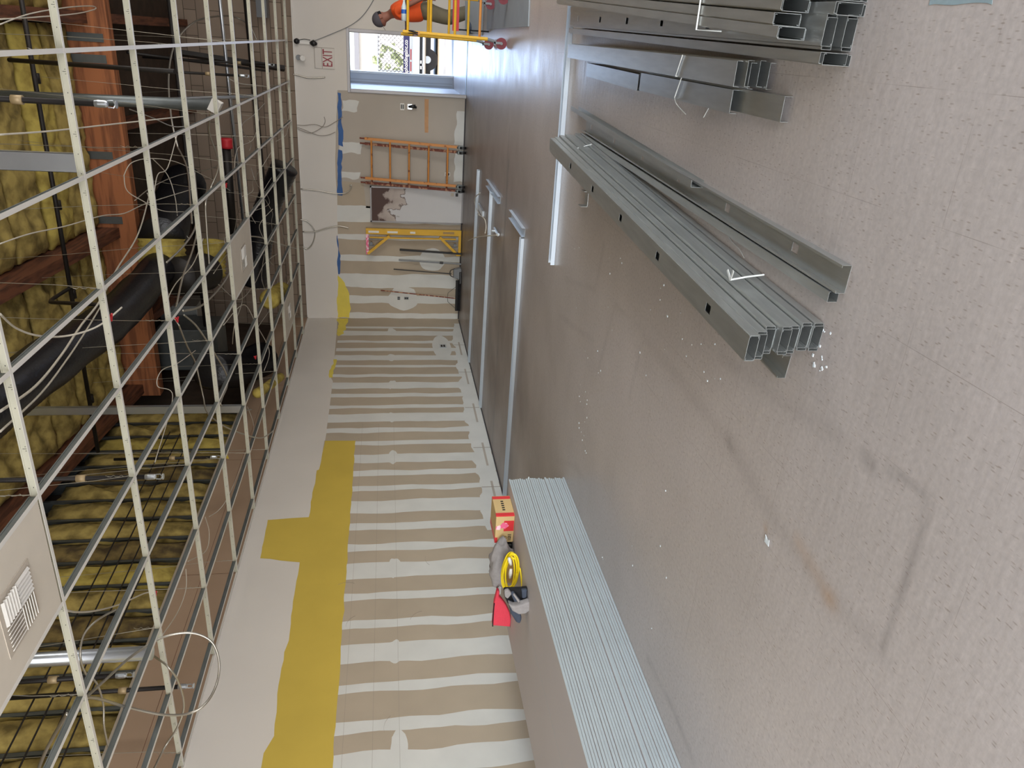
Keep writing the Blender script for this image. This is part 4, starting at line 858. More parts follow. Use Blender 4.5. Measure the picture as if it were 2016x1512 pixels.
# clear bag against the wall edge
def lump(name, m, px0, py0, px1, py1, yy, dep, label, cat, seed=1, amp=.35):
    a_ = at(px0, py0, y=yy); c_ = at(px1, py1, y=yy); cx = (a_.x+c_.x)/2; rx = abs(a_.x-c_.x)/2; zt_ = max(a_.z, c_.z); rz = (zt_-ZT)/2; vs = []; fs = []; nu, nv = 26, 14
    for j in range(nv+1):
        ph = math.pi*j/nv
        for i in range(nu):
            th_ = 2*math.pi*i/nu; v = Vector((math.sin(ph)*math.cos(th_), math.sin(ph)*math.sin(th_), math.cos(ph)))
            k = 1+amp*noise.noise(v*2.3+Vector((seed, 0, 0)))+.25*amp*noise.noise(v*7+Vector((seed, 3, 0)))
            vs.append(Vector((cx+v.x*rx*k, yy+dep/2+v.y*dep/2*k, max(ZT+.002, ZT+rz+v.z*rz*k))))
    for j in range(nv):
        for i in range(nu): fs.append((j*nu+i, (j+1)*nu+i, (j+1)*nu+(i+1) % nu, j*nu+(i+1) % nu))
    b = MB(); b.add(vs, fs); return tag(b.build(name, m, smooth=True), label, cat)
lump('plastic_bag', M['greyf'], 970, 1078, 990, 1170, YC+.22, .16, 'crumpled grey plastic bag against the wall behind the yellow cord', 'bag', 4)
lump('cardboard_tray', M['cardd'], 992, 1105, 1010, 1155, YC+.05, .10, 'brown cardboard piece behind the yellow cord', 'cardboard', 7, .15)
t = thing('extension_cord', 'coiled bright yellow extension cord on the drywall stack', 'cord', (at(1010, 1125, y=YC).x, YC, ZT))
P = []
for k in range(8*16):
    a = k/16*2*math.pi; j = k/16
    px_ = 1004+3*math.sin(j*1.3)+(15+2.5*math.sin(j*2.7))*math.cos(a+.5); py_ = 1126+3*math.cos(j*1.9)+(33+3*math.sin(j*1.7))*math.sin(a)
    P.append(at(px_+.12*(py_-1126), py_, y=YC-.045+.008*(j-3)+.01*math.sin(a*2)))
P = [Vector((p_.x, p_.y, max(p_.z, ZT+.008))) for p_ in P]
P += [at(1024, 1120, y=YC-.06), at(1027, 1150, y=YC-.09), at(1027, 1166, y=YC-.10)]
b = MB(); b.tube(smooth_path(P, 2), .0058, 8); b.build('cord', M['cordy'], t, smooth=True)
for u, v in (((1002, 1098), (1006, 1112)), ((1006, 1120), (1004, 1138))):
    b = MB(); b.tube([at(*u, y=YC-.09), at((u[0]+v[0])/2, (u[1]+v[1])/2, y=YC-.095), at(*v, y=YC-.09)], [.010, .014, .009], 8); b.build('plug', M['white'], t, smooth=True)
t = thing('red_bag', 'pinkish red fabric bag standing at the near end of the items on the stack', 'bag', (at(1000, 1205, y=YR).x, YR, ZT))
o = plane_poly([(969, 1232), (1005, 1235), (1006, 1222), (1004, 1208), (997, 1193), (989, 1182), (983, 1176), (984, 1165), (979, 1163), (976, 1175), (973, 1186), (971, 1210)], YR, M['redtool'], .05, 'bag_body', t, .016)
b = MB(); b.tube([at(970, 1233, y=YR-.004), at(971, 1210, y=YR-.004), at(973, 1188, y=YR-.004)], .005, 6); b.tube([at(1005, 1235, y=YR-.004), at(1007, 1215, y=YR-.004)], .004, 6); b.build('black_piping', M['blackf'], t)
t = thing('tool_belt', 'grey and black cloth tool belt draped on the near end of the items', 'tool belt', (at(1020, 1190, y=YBt).x, YBt, ZT))
for nm, m, dy, thk, ol in (('belt_back', M['blackf'], .06, .05, [(992, 1163), (1026, 1162), (1040, 1160), (1038, 1180), (1026, 1186), (1014, 1196), (1001, 1192), (994, 1178)]),
        ('side_pouch', M['darkf'], .02, .06, [(1001, 1186), (1010, 1190), (1024, 1206), (1028, 1220), (1024, 1230), (1016, 1226), (1006, 1210)]),
        ('front_pouch', M['greyf'], -.03, .06, [(1001, 1190), (1012, 1195), (1026, 1192), (1043, 1186), (1045, 1202), (1036, 1209), (1022, 1211), (1009, 1204)]),
        ('small_pocket', M['darkf'], .03, .03, [(1027, 1163), (1038, 1162), (1037, 1178), (1028, 1179)]), ('strap', M['greyf'], .03, .03, [(993, 1165), (1001, 1162), (1008, 1170), (1000, 1180), (994, 1176)]),
        ('strap', M['darkf'], .02, .035, [(1006, 1170), (1012, 1168), (1027, 1186), (1024, 1193), (1014, 1190)]), ('strap', M['greyf'], -.0, .02, [(1010, 1172), (1013, 1170), (1024, 1184), (1021, 1188)])):
    plane_poly(ol, YBt+dy, m, thk, nm, t, thk*.3)

# ------------------------------------------------------------ small floor debris
p = at(1512, 1063, z=0); b = MB(); b.poly([p+Vector(v) for v in ((-.02, .018, .001), (-.02, -.016, .001), (.012, -.018, .006), (.004, 0, .003), (.016, .014, .006))], (0, 0, 1), .0015); tag(b.build('paper_scrap', M['paperw']), 'small white torn paper scrap on the open floor', 'scrap')
rr = random.Random(2); b = MB()
for k in range(90):
    if k < 45: px_, py_ = rr.uniform(1130, 1420), rr.uniform(480, 760)
    elif k < 60: px_, py_ = rr.uniform(1600, 1640), rr.uniform(640, 730)
    elif k < 75: px_, py_ = rr.uniform(1140, 1160), rr.uniform(770, 900)
    else: px_, py_ = rr.uniform(1100, 1330), rr.uniform(930, 1400)
    p = at(px_, py_, z=0)
    if (p.x < SX1+.03 and SY0 < p.y < SY1) : continue
    s = rr.uniform(.0015, .005); b.box((p.x-s, p.y-s, 0), (p.x+s, p.y+s*rr.uniform(.5, 2), s*.5), rot=Matrix.Rotation(rr.uniform(0, 3), 3, 'Z'))
tag(b.build('plaster_crumbs', M['paperw']), 'scattered tiny white plaster crumbs on the floor', 'debris', kind='stuff')
p = at(1890, 2, z=0); b = MB(); b.poly([p+Vector((v[0], v[1], .0006)) for v in rag([(-.012, -.12), (-.006, .12), (.30, .14), (.3, -.1)], .02, .01)], (0, 0, 1), .0006); tag(b.build('tape_residue', mat('pale_blue_residue', (146, 166, 172), .8, var=.1, vscale=30)), 'pale blue paint patch on the floor at the corner of the view', 'stain')

# ------------------------------------------------------------ writing
def text_mesh(s, size, loc, m, parent, name, rot=(math.pi/2, 0, 0), ext=.001, sx=1., bold=0.):
    cu = bpy.data.curves.new(name, 'FONT'); cu.body = s; cu.size = size; cu.extrude = ext; cu.offset = bold; cu.align_x = 'CENTER'; cu.align_y = 'CENTER'
    o = bpy.data.objects.new(name, cu); COL.objects.link(o); bpy.context.view_layer.update()
    me = bpy.data.meshes.new_from_object(o.evaluated_get(bpy.context.evaluated_depsgraph_get())); bpy.data.objects.remove(o)
    o = bpy.data.objects.new(name, me); COL.objects.link(o); me.materials.clear(); me.materials.append(m)
    o.rotation_euler = rot; o.scale = (sx, 1, 1); o.location = Vector(loc)-(parent_loc(parent) if parent else Vector((0, 0, 0))); o.parent = parent; return o

# ------------------------------------------------------------ far wall fixtures
YW = YF-.004
a_ = at(620, 134, y=YW); c_ = at(658, 95, y=YW)
t = thing('exit_sign', 'white exit sign with dull red letters above the doorway', 'exit sign', ((a_.x+c_.x)/2, YW, (a_.z+c_.z)/2))
b = MB(); b.box((a_.x, YW-.02, c_.z), (c_.x, YW, a_.z)); bevel(b.build('sign_plate', M['paint'], t), .004)
b = MB(); zm = at(634, 115, y=YW).z; b.box((a_.x, YW-.0215, zm-.004), (c_.x, YW-.02, zm+.004)); b.box((a_.x, YW-.0215, a_.z-.008), (c_.x, YW-.02, a_.z)); b.box((c_.x-.006, YW-.0215, c_.z), (c_.x, YW-.02, a_.z)); b.build('sign_seam', M['crack'], t)
zc = (at(637, 115, y=YW).z+at(655, 115, y=YW).z)/2
text_mesh('EXIT', .235, ((at(646, 98, y=YW).x+at(646, 131, y=YW).x)/2, YW-.0215, zc), M['exitred'], t, 'exit_letters', sx=.60, bold=.002)
# emergency lamp remains
p = at(600, 82, y=YW); t = thing('emergency_light', 'stripped emergency light bracket with dangling black lamp left of the wire', 'light', (p.x, YW, p.z))
b = MB(); b.box((p.x-.045, YW-.03, p.z-.1), (p.x+.045, YW, p.z+.14)); bevel(b.build('backplate', M['white'], t), .01)
b = MB(); b.tube([(p.x, YW-.03, p.z+.13), (p.x, YW-.09, p.z+.14)], [.05, .04], 12); b.tube(smooth_path([(p.x+.02, YW-.04, p.z+.1), (p.x+.04, YW-.06, p.z), (p.x+.03, YW-.05, p.z-.1)], 4), .006, 6); b.build('lamp_socket', M['black'], t, smooth=True)
b = MB(); q = at(617, 85, y=YW-.06); b.tube([q+Vector((0, .02, .06)), q, q+Vector((-.01, -.02, -.06))], [.02, .055, .02], 12); b.build('lamp_head', M['black'], t, smooth=True)
t = thing('spot_lamp', 'small white spot lamp on the wall above the exit sign', 'lamp', at(590, 113, y=YW))
p = at(588, 113, y=YW); b = MB(); b.tube([p, p+Vector((0, -.07, 0))], .045, 14); b.build('lamp_base', M['greyp'], t, smooth=False)
p = at(595, 114, y=YW); b = MB(); b.tube([p+Vector((0, 0, .02)), p+Vector((0, -.10, -.01)), p+Vector((0, -.14, -.02))], [.03, .045, .045], 14); b.build('lamp_head', M['white'], t, smooth=False)
def wallwire(pxs, r, m, label, off=.02, name='wall_wire', cat='wire'):
    b = MB(); b.tube(smooth_path([at(u, v, y=YW-off) for u, v in pxs], 5), r, 7); return tag(b.build(name, m, smooth=True), label, cat)
wallwire([(620, 80), (650, 68), (690, 50), (715, 30), (735, 0), (740, -20)], .006, M['greyp'], 'long grey wire swinging from the emergency light to the right edge')
wallwire([(576, 146), (590, 149), (605, 153), (625, 153), (640, 152)], .012, M['mc'], 'short armoured cable hanging down the wall left of the exit sign', cat='cable')
wallwire([(584, 246), (600, 247), (620, 245), (640, 250), (660, 240), (675, 230)], .005, M['crack'], 'dark loose wire over the blue paint right of the ladder frames')
wallwire([(584, 250), (600, 256), (625, 266), (645, 266), (660, 260)], .005, M['crack'], 'dark loose wire drooping lowest over the blue paint')
wallwire([(584, 253), (610, 262), (632, 252), (640, 240), (638, 230)], .005, M['crack'], 'dark loose wire curling up beside the blue paint')
wallwire([(592, 372), (625, 375), (660, 381), (680, 380), (690, 372), (692, 364), (688, 366)], .010, M['mc'], 'armoured cable hanging in front of the wall above the weathered board', cat='cable')
wallwire([(590, 432), (605, 436), (617, 450), (620, 462), (615, 480), (605, 490), (596, 486)], .012, M['mc'], 'armoured cable loop above the yellow scaffold frame', cat='cable')
wallwire([(596, 456), (620, 456), (640, 450), (665, 445), (680, 447), (686, 449)], .012, M['mc'], 'armoured cable reaching down above the yellow scaffold frame', cat='cable')
def plate(px, py, w, h, lab, m1, wallx=None, holes=2):
    if wallx is None:
        p = at(px, py, y=YW); t = thing('outlet_box', lab, 'outlet', p); b = MB(); b.box((p.x-w/2, YW-.012, p.z-h/2), (p.x+w/2, YW, p.z+h/2)); b.build('cover_plate', m1, t)
        b = MB(); b.box((p.x-w*.32, YW-.0135, p.z-h*.34), (p.x+w*.32, YW-.012, p.z-h*.06)); b.box((p.x-w*.32, YW-.0135, p.z+h*.06), (p.x+w*.32, YW-.012, p.z+h*.34)); b.build('socket', M['black'] if m1 is not M['black'] else M['greyp'], t)
    else:
        p = at(px, py, x=wallx); t = thing('outlet_box', lab, 'outlet', p); b = MB(); b.box((wallx, p.y-w/2, p.z-h/2), (wallx+.012, p.y+w/2, p.z+h/2)); b.build('cover_plate', m1, t)
        b = MB(); b.box((wallx+.012, p.y-w*.32, p.z-h*.34), (wallx+.0135, p.y+w*.32, p.z-h*.06)); b.box((wallx+.012, p.y-w*.32, p.z+h*.06), (wallx+.0135, p.y+w*.32, p.z+h*.34)); b.build('socket', M['black'], t)
plate(792, 210, .12, .075, 'white twin wall switch plate left of the doorway', M['white'])
plate(785, 587, .06, .05, 'upper black outlet opening in the round white patch', M['black']); plate(800, 587, .05, .09, 'lower outlet opening in the round white patch', M['greyp'])
plate(881, 343, .07, .10, 'low outlet behind the orange ladder frames', M['white'])
plate(872, 682, .16, .12, 'square outlet box low on the left wall near the far corner', M['galvb'], XL+.004)
p = at(808, 210, y=YW); t = thing('timer_switch', 'black lever switch hanging open below the white plate', 'switch', p)
b = MB(); b.box((p.x-.045, YW-.03, p.z-.03), (p.x+.045, YW, p.z+.05)); b.build('switch_body', M['galvb'], t)
b = MB(); b.tube([(p.x, YW-.03, p.z+.03), (p.x+.01, YW-.07, p.z-.03), (p.x-.005, YW-.05, p.z-.11)], [.02, .028, .02], 8); b.tube([(p.x+.02, YW-.05, p.z-.02), (p.x+.035, YW-.06, p.z-.09)], .012, 6); b.build('lever', M['black'], t, smooth=True)
# weathered board
xa, xb = -3.30, -2.62; yb = YF-.07
t = thing('weathered_board', 'peeling white board in a thin metal frame leaning on the far wall', 'board', (xa, yb, 0))
b = MB(); b.box((xa+.02, yb, .03), (xb-.02, yb+.03, 1.75)); b.build('board_face', M['peel'], t)
b = MB()
for q in (((xa, yb-.008, 0), (xa+.025, yb+.035, 1.78)), ((xb-.025, yb-.008, 0), (xb, yb+.035, 1.78)), ((xa, yb-.008, 1.755), (xb, yb+.035, 1.78)), ((xa, yb-.008, 0), (xb, yb+.035, .03))): b.box(*q)
b.build('frame', M['frameg'], t)
b = MB(); b.box((xb-.14, yb-.012, .10), (xb-.08, yb, .15)); b.box((xb-.14, yb-.006, .18), (xb-.08, yb, .24), 1); b.build('latch', [M['black'], M['smudge']], t)
# ladder frames of an orange scaffold leaning on the wall
def ladder(dx, y0, m, label, hole):
    t = thing('ladder_frame', label, 'scaffold frame', (-2.1+dx, y0, 0), 'orange scaffold ladder frames')
    def X(z, s): return (-1.81 if s else -2.52)+dx+.065*(z/1.9)
    def Y(z): return y0+.20*(z/1.9)
    for s in (0, 1):
        b = MB(); b.bar((X(.16, s), Y(.16), .16), (X(1.86, s), Y(1.86), 1.86), .045, .045); o = b.build('upright', m, t)
        b = MB(); b.tube([(X(1.86, s), Y(1.86), 1.86), (X(1.95, s), Y(1.95), 1.95)], .015, 8); b.build('coupling_pin', M['rust'], o)
        b = MB(); b.tube([(X(0, s)-.02, y0-.02, .068), (X(0, s)+.02, y0-.02, .068)], .066, 18); w = b.build('caster_wheel', M['black'], t)
        b = MB(); b.box((X(0, s)-.032, y0-.05, .06), (X(0, s)+.032, y0+.03, .15)); b.tube([(X(0, s), y0-.01, .15), (X(0, s), y0, .17)], .02, 8); b.build('caster_fork', M['galvd'], t)
    for z in (.34, .69, 1.05, 1.40, 1.74):
        b = MB(); b.tube([(X(z, 0)+.01, Y(z), z), (X(z, 1)-.01, Y(z), z)], .017, 8); b.build('rung', m, t)
ladder(0, YF-.36, M['orange'], 'front orange ladder frame on casters leaning on the far wall', True)
ladder(-.10, YF-.27, M['rust'], 'rusty red ladder frame behind the orange one', True)
# yellow scaffold brace frame
t = thing('scaffold_side_frame', 'bright yellow scaffold side frame with corner braces standing against the far wall', 'scaffold frame', (-3.65, YF-.1, 0)); yq = YF-.13
b = MB(); b.box((-3.52, yq-.03, .02), (-3.41, yq+.03, 1.87)); bevel(b.build('main_beam', M['ysc'], t), .006)
b = MB(); b.box((-3.60, yq-.02, .12), (-3.575, yq+.02, 1.80)); b.build('guard_rail', M['ysc'], t)
for z0, z1 in ((1.87, 1.42), (.04, .44)):
    sg = 1 if z0 > 1 else -1
    b = MB(); b.box((-3.92, yq-.02, z0-.05 if sg > 0 else z0-.02), (-3.5, yq+.02, z0 if sg > 0 else z0+.03)); b.build('end_arm', M['ysc'] if sg < 0 else M['tapepink'], t)
    b = MB(); b.bar((-3.91, yq, z0-.03*sg), (-3.55, yq, z1), .05, .05, up=(0, 1, 0)); b.build('corner_brace', M['ysc'], t)
    b = MB(); b.bar((-3.75, yq, z0-.03*sg), (-3.75, yq, z0-.16*sg), .02, .02, up=(0, 1, 0)); b.bar((-3.62, yq, z0-.03*sg), (-3.62, yq, z1+.06*sg), .02, .02, up=(0, 1, 0)); b.tube([(-3.70, yq-.02, z0-.10*sg), (-3.70, yq-.05, z0-.10*sg)], .03, 10); b.build('lock_pin', M['greyp'], t)
for z, h in ((1.72, .2), (1.36, .2), (.97, .1)): 
    b = MB(); b.box((-3.49, yq-.032, z-h/2), (-3.45, yq-.0305, z+h/2)); b.build('sticker', M['white'], t)
b = MB(); b.box((-3.48, yq-.032, .16), (-3.44, yq-.0305, .38)); b.build('sticker', M['cardd'], t)
# poles and brooms
b = MB(); b.bar((-3.87, YF-.16, 0), (-3.84, YF-.05, 1.22), .035, .035); tag(b.build('pole', M['black']), 'square black pole leaning in front of the yellow frame', 'pole')
t = thing('pole', 'grey metal pole leaning on the far wall next to the black one', 'pole', (-4.07, YF-.15, 0)); b = MB(); b.tube([(-4.08, YF-.16, 0), (-4.05, YF-.04, 1.24)], .016, 8); b.build('shaft', M['greyp'], t); b = MB(); b.tube([(-4.071, YF-.127, .36), (-4.069, YF-.12, .43)], .024, 8); b.build('clamp', M['black'], t)
t = thing('lobby_dustpan', 'grey upright dustpan with thin black handle by the far wall', 'dustpan', (-4.27, YF-.14, 0))
b = MB(); b.tube([(-4.29, YF-.14, .19), (-4.24, YF-.05, 1.34)], .011, 8); b.build('handle', M['black'], t)
b = MB(); b.add([(-4.40, YF-.22, 0), (-4.16, YF-.22, 0), (-4.16, YF-.05, 0), (-4.40, YF-.05, 0), (-4.36, YF-.18, .15), (-4.20, YF-.18, .15), (-4.20, YF-.06, .15), (-4.36, YF-.06, .15)], [(0,3,2,1),(4,5,6,7),(0,1,5,4),(1,2,6,5),(2,3,7,6),(3,0,4,7)]); bevel(b.build('pan', M['greyp'], t), .015)
b = MB(); b.tube(smooth_path([(-4.37, YF-.12, .12), (-4.34, YF-.12, .20), (-4.28, YF-.12, .22), (-4.22, YF-.12, .20), (-4.19, YF-.12, .12)], 4), .008, 6); b.build('bail', M['black'], t)
b = MB(); b.bar((-4.45, YF-.3, .02), (-4.22, YF-.25, .02), .09, .04); tag(bevel(b.build('brush', M['black']), .01), 'small black brush head on the floor beside the dustpan', 'brush')
t = thing('push_broom', 'wide black push broom with brown handle in the far left corner', 'broom', (-4.75, YF-.2, 0))
b = MB(); b.box((-5.05, YF-.22, .055), (-4.42, YF-.15, .10)); bevel(b.build('broom_head', M['black'], t), .008)
b = MB()
for k in range(63): x_ = -5.045+k*.01; b.box((x_, YF-.225+.004*(k % 3), 0), (x_+.008, YF-.145, .056))
b.build('bristles', M['blackf'], t)
b = MB(); b.tube([(-4.79, YF-.185, .10), (-4.69, YF-.03, 1.60)], .012, 8); b.build('handle', M['rust'], t)
b = MB(); b.tube([(-5.0, YF-.185, .10), (-4.87, YF-.17, .25), (-4.78, YF-.165, .26)], .005, 6); b.tube([(-4.55, YF-.185, .10), (-4.68, YF-.17, .25), (-4.78, YF-.165, .26)], .005, 6); b.build('brace', M['galvd'], t)

# ------------------------------------------------------------ rolling scaffold at the door, with the worker behind it
def xw(z, y, s):    # left / right uprights
    return (0.035 if s == 0 else .53)+(.0 if y < 11 else -.02)
t = thing('rolling_scaffold', 'yellow rolling scaffold on dark red casters beside the doorway', 'scaffold', (.3, 10.6, 0))
for yi, y in enumerate((10.0, 11.25)):
    for s in (0, 1):
        b = MB(); b.tube([(xw(0, y, s), y, .24), (xw(0, y, s)+.02, y, 1.26)], .021, 10); b.build('upright', M['ysc'], t)
        wx = xw(0, y, s)-.04
        b = MB(); b.tube([(wx, y+.01, .066), (wx, y+.045, .066)], .066, 24); b.build('caster_wheel', M['caster'], t)
        b = MB(); b.box((wx-.008, y, .06), (wx+.018, y+.006, .155)); b.box((wx-.015, y+.05, .06), (wx+.03, y+.056, .155)); b.box((wx-.02, y, .14), (wx+.035, y+.056, .155)); b.tube([(wx+.02, y+.02, .15), (xw(0, y, s), y, .25)], .018, 8); b.tube([(wx, y-.004, .066), (wx, y+.06, .066)], .016, 8); b.build('caster_fork', M['greyp'], t)
    for z in ((1.20, .93, .64, .34) if yi == 0 else (1.19, .90, .62, .36)):
        b = MB(); b.tube([(xw(0, y, 0)+.012, y, z), (xw(0, y, 1)+.012, y, z)], .016, 8); b.build('rung', M['orange'] if z == .34 else M['ysc'], t)
for s in (0, 1):
    b = MB(); b.bar((xw(0, 10, s)+.015, 9.98, 1.08), (xw(0, 10, s)-.005, 11.27, 1.08), .03, .05); b.build('side_rail', M['orange'], t)
b = MB(); b.box((.05, 10.03, 1.185), (.56, 11.22, 1.208)); b.build('platform', M['woodd'], t)
bt = thing('water_bottle', 'clear water bottle with blue label lying on the scaffold platform', 'bottle', (.3, 10.1, 1.208)); p0 = Vector((.17, 10.08, 1.242))
b = MB(); b.tube([p0, p0+Vector((.01, 0, 0)), p0+Vector((.15, 0, 0)), p0+Vector((.19, 0, 0)), p0+Vector((.215, 0, 0))], [.024, .033, .033, .018, .013], 14); b.build('body', M['bottle'], bt, smooth=True)
b = MB(); b.tube([p0+Vector((.08, 0, 0)), p0+Vector((.125, 0, 0))], .0342, 14, cap=False); b.build('label', M['lblue'], bt, smooth=True)
b = MB(); b.tube([p0+Vector((.215, 0, 0)), p0+Vector((.235, 0, 0))], .014, 10); b.build('bottle_cap', M['white'], bt)
b = MB(); b.tube([(.07, 9.985, 1.19), (.065, 9.96, 1.14), (.05, 9.96, 1.08)], [.008, .012, .008], 8); b.tube([(.045, 9.985, 1.20), (.04, 9.975, 1.12), (.03, 9.98, 1.08)], .006, 6); tag(b.build('clamp_tool', M['black']), 'small black clamp hanging from the scaffold corner', 'tool')
b = MB(); b.box((.16, 12.4, .47-.18), (.9, 12.44, .53-.18+.03)); tag(b.build('red_level', M['red']), 'red spirit level held low across the scaffold', 'level') if False else None
b = MB(); b.box((.12, 11.9, .43), (.95, 11.94, .52)); b.build('red_beam', M['red']); o = bpy.data.objects['red_beam']; tag(o, 'red bar crossing behind the scaffold at shin height', 'bar')
b = MB(); b.box((.95, 11.9, 0), (1.0, 11.95, .52)); b.build('support_leg', M['red'], o); b = MB(); b.box((.13, 11.9, 0), (.15, 11.94, .43)); b.build('support_leg', M['blackf'], o)
b = MB(); p = at(921, 60, y=12.9); b.tube([(p.x+.06, 12.9, 0), (p.x+.05, 12.9, .22)], [.09, .1], 16); tag(b.build('bucket', M['darkf']), 'dark blue bucket behind the red bar at the worker feet', 'bucket')
b = MB(); b.add([(.09, 12.6, .01), (.55, 12.55, .01), (.56, 12.9, .26), (.14, 12.95, .24), (.09, 12.62, .0), (.55, 12.57, .0), (.56, 12.92, .25), (.14, 12.97, .23)], [(0,1,2,3),(7,6,5,4),(0,4,5,1),(1,5,6,2),(2,6,7,3),(3,7,4,0)]); tag(b.build('board_offcut', M['boardg']), 'grey board offcut tilted up behind the scaffold wheels', 'board')
b = MB(); b.poly([(.175, 8.47, .001), (1.4, 8.65, .001), (1.4, 12.2, .001), (.17, 12.05, .001)], (0, 0, 1), .013); tag(b.build('grey_board', M['boardg']), 'large grey sheet lying flat on the floor at the scaffold foot', 'board')
b = MB(); b.box((.75, 13.3, 0), (1.6, 13.7, .35)); tag(b.build('dark_crate', M['blackf']), 'dark crate on the floor to the right of the worker', 'crate')

# the worker
def skin_chain(name, pts, edges, radii, m, parent, sub=2, root=0):
    me = bpy.data.meshes.new(name); off = parent_loc(parent); me.from_pydata([tuple(Vector(p)-off) for p in pts], edges, [])
    o = bpy.data.objects.new(name, me); COL.objects.link(o); o.parent = parent; me.materials.append(m)
    sk_ = o.modifiers.new('skin', 'SKIN'); sk_.use_smooth_shade = True
    for i, v in enumerate(me.skin_vertices[0].data):
        r = radii[i]; v.radius = r if isinstance(r, tuple) else (r, r); v.use_root = (i == root)
    s_ = o.modifiers.new('sub', 'SUBSURF'); s_.levels = sub; s_.render_levels = sub
    return o
PX, PY = .40, 13.25
t = thing('person', 'worker in an orange shirt, olive trousers and grey cap behind the scaffold', 'person', (PX, PY, 0))
# one continuous body: pelvis 0, spine 1-3, neck 4, head 5-6, legs, arms
pts = [(PX, PY, .88), (PX-.01, PY, 1.02), (PX-.03, PY, 1.18), (PX-.05, PY, 1.30), (PX-.10, PY, 1.40), (PX-.145, PY, 1.47), (PX-.165, PY, 1.56),
       (PX-.01, PY-.09, .82), (PX-.10, PY-.10, .48), (PX+.02, PY-.10, .09), (PX-.12, PY-.10, .04),
       (PX-.01, PY+.09, .82), (PX-.06, PY+.11, .48), (PX+.06, PY+.12, .09), (PX-.08, PY+.12, .04),
       (PX-.03, PY-.18, 1.31), (PX+.07, PY-.22, 1.08), (PX+.16, PY-.24, .88), (PX+.17, PY-.24, .80),
       (PX-.03, PY+.18, 1.31), (PX+.07, PY+.22, 1.08), (PX+.16, PY+.22, .88), (PX+.17, PY+.22, .80)]
edges = [(0,1),(1,2),(2,3),(3,4),(4,5),(5,6),(0,7),(7,8),(8,9),(9,10),(0,11),(11,12),(12,13),(13,14),(3,15),(15,16),(16,17),(17,18),(3,19),(19,20),(20,21),(21,22)]
rad = [(.13,.15),(.12,.14),(.13,.15),(.13,.15),.055,.085,.075,.085,.058,.042,.035,.085,.058,.042,.035,.055,.042,.03,.034,.055,.042,.03,.034]
body = skin_chain('body', pts, edges, rad, M['skin'], t)
# shirt, trousers
sp = [(PX, PY, .84), (PX-.01, PY, 1.00), (PX-.03, PY, 1.18), (PX-.055, PY, 1.30), (PX-.085, PY, 1.375), (PX-.03, PY-.18, 1.31), (PX+.055, PY-.22, 1.12), (PX-.03, PY+.18, 1.31), (PX+.055, PY+.22, 1.12)]
skin_chain('shirt', sp, [(0,1),(1,2),(2,3),(3,4),(3,5),(5,6),(3,7),(7,8)], [(.185,.19),(.18,.185),(.18,.185),(.165,.175),.075,.075,.06,.075,.06], M['shirt'], t)
tp = [(PX, PY, .84), (PX, PY, .98), (PX-.02, PY-.09, .80), (PX-.11, PY-.10, .48), (PX+.02, PY-.10, .12), (PX-.02, PY+.09, .80), (PX-.07, PY+.11, .48), (PX+.06, PY+.12, .12)]
skin_chain('trousers', tp, [(0,1),(0,2),(2,3),(3,4),(0,5),(5,6),(6,7)], [(.175,.18),(.16,.175),.135,.10,.08,.135,.10,.08], M['pants'], t)
for s, dx in ((-1, 0), (1, .04)):
    skin_chain('boot', [(PX+.03+dx, PY+s*.11, .10), (PX+.02+dx, PY+s*.11, .045), (PX-.10+dx, PY+s*.11, .035), (PX-.17+dx, PY+s*.11, .03)], [(0,1),(1,2),(2,3)], [.055,.05,.045,.03], M['blackf'], t)
# head with face turned left and down, cap with brim
h = Vector((PX-.165, PY, 1.535))
hm = MB(); nu, nv = 20, 14; vs = []; fs = []
tilt = Matrix.Rotation(-.45, 3, 'Y')
for j in range(nv+1):
    ph = math.pi*j/nv
    for i in range(nu):
        th_ = 2*math.pi*i/nu; x_ = math.sin(ph)*math.cos(th_); y_ = math.sin(ph)*math.sin(th_); z_ = math.cos(ph)
        r_ = Vector((x_*.098, y_*.076, z_*.118))
        if z_ < 0: r_.y *= 1-.28*(-z_); r_.x *= 1-.12*(-z_)
        if x_ < -.85 and -.35 < z_ < .1: r_.x -= .022*(1-abs(y_)*2 if abs(y_) < .5 else 0)     # nose
        if x_ < -.8 and z_ < -.55: r_.x -= .01                                                # chin
        vs.append(h+tilt@r_)
for j in range(nv):
    for i in range(nu): fs.append((j*nu+i, j*nu+(i+1) % nu, (j+1)*nu+(i+1) % nu, (j+1)*nu+i))
hm.add(vs, fs); head = hm.build('head', M['skin'], t, smooth=True)
e = MB()
for s in (-1, 1): e.tube([h+tilt@Vector((-.092, s*.03, .012)), h+tilt@Vector((-.097, s*.03, .012))], .009, 8)
e.build('eye', M['blackf'], head); e = MB(); e.bar(h+tilt@Vector((-.096, -.022, -.058)), h+tilt@Vector((-.096, .022, -.058)), .006, .006); e.build('mouth', M['rust'], head)
for s in (-1, 1):
    e = MB(); e.tube([h+tilt@Vector((.01, s*.076, .028)), h+tilt@Vector((.012, s*.086, 0)), h+tilt@Vector((.0, s*.078, -.028))], [.010, .018, .009], 8); e.build('ear', M['skin'], head, smooth=True)
e = MB(); e.tube([h+tilt@Vector((.05, 0, .03)), h+tilt@Vector((.06, 0, -.04))], [.062, .05], 14); e.build('hair', M['blackf'], head, smooth=True)
cp = MB(); vs = []; fs = []
for j in range(8):
    ph = (math.pi*.52)*j/7
    for i in range(20):
        th_ = 2*math.pi*i/20; vs.append(h+tilt@(Vector((math.sin(ph)*math.cos(th_)*.112, math.sin(ph)*math.sin(th_)*.09, math.cos(ph)*.115+.022))))
for j in range(7):
    for i in range(20): fs.append((j*20+i, j*20+(i+1) % 20, (j+1)*20+(i+1) % 20, (j+1)*20+i))
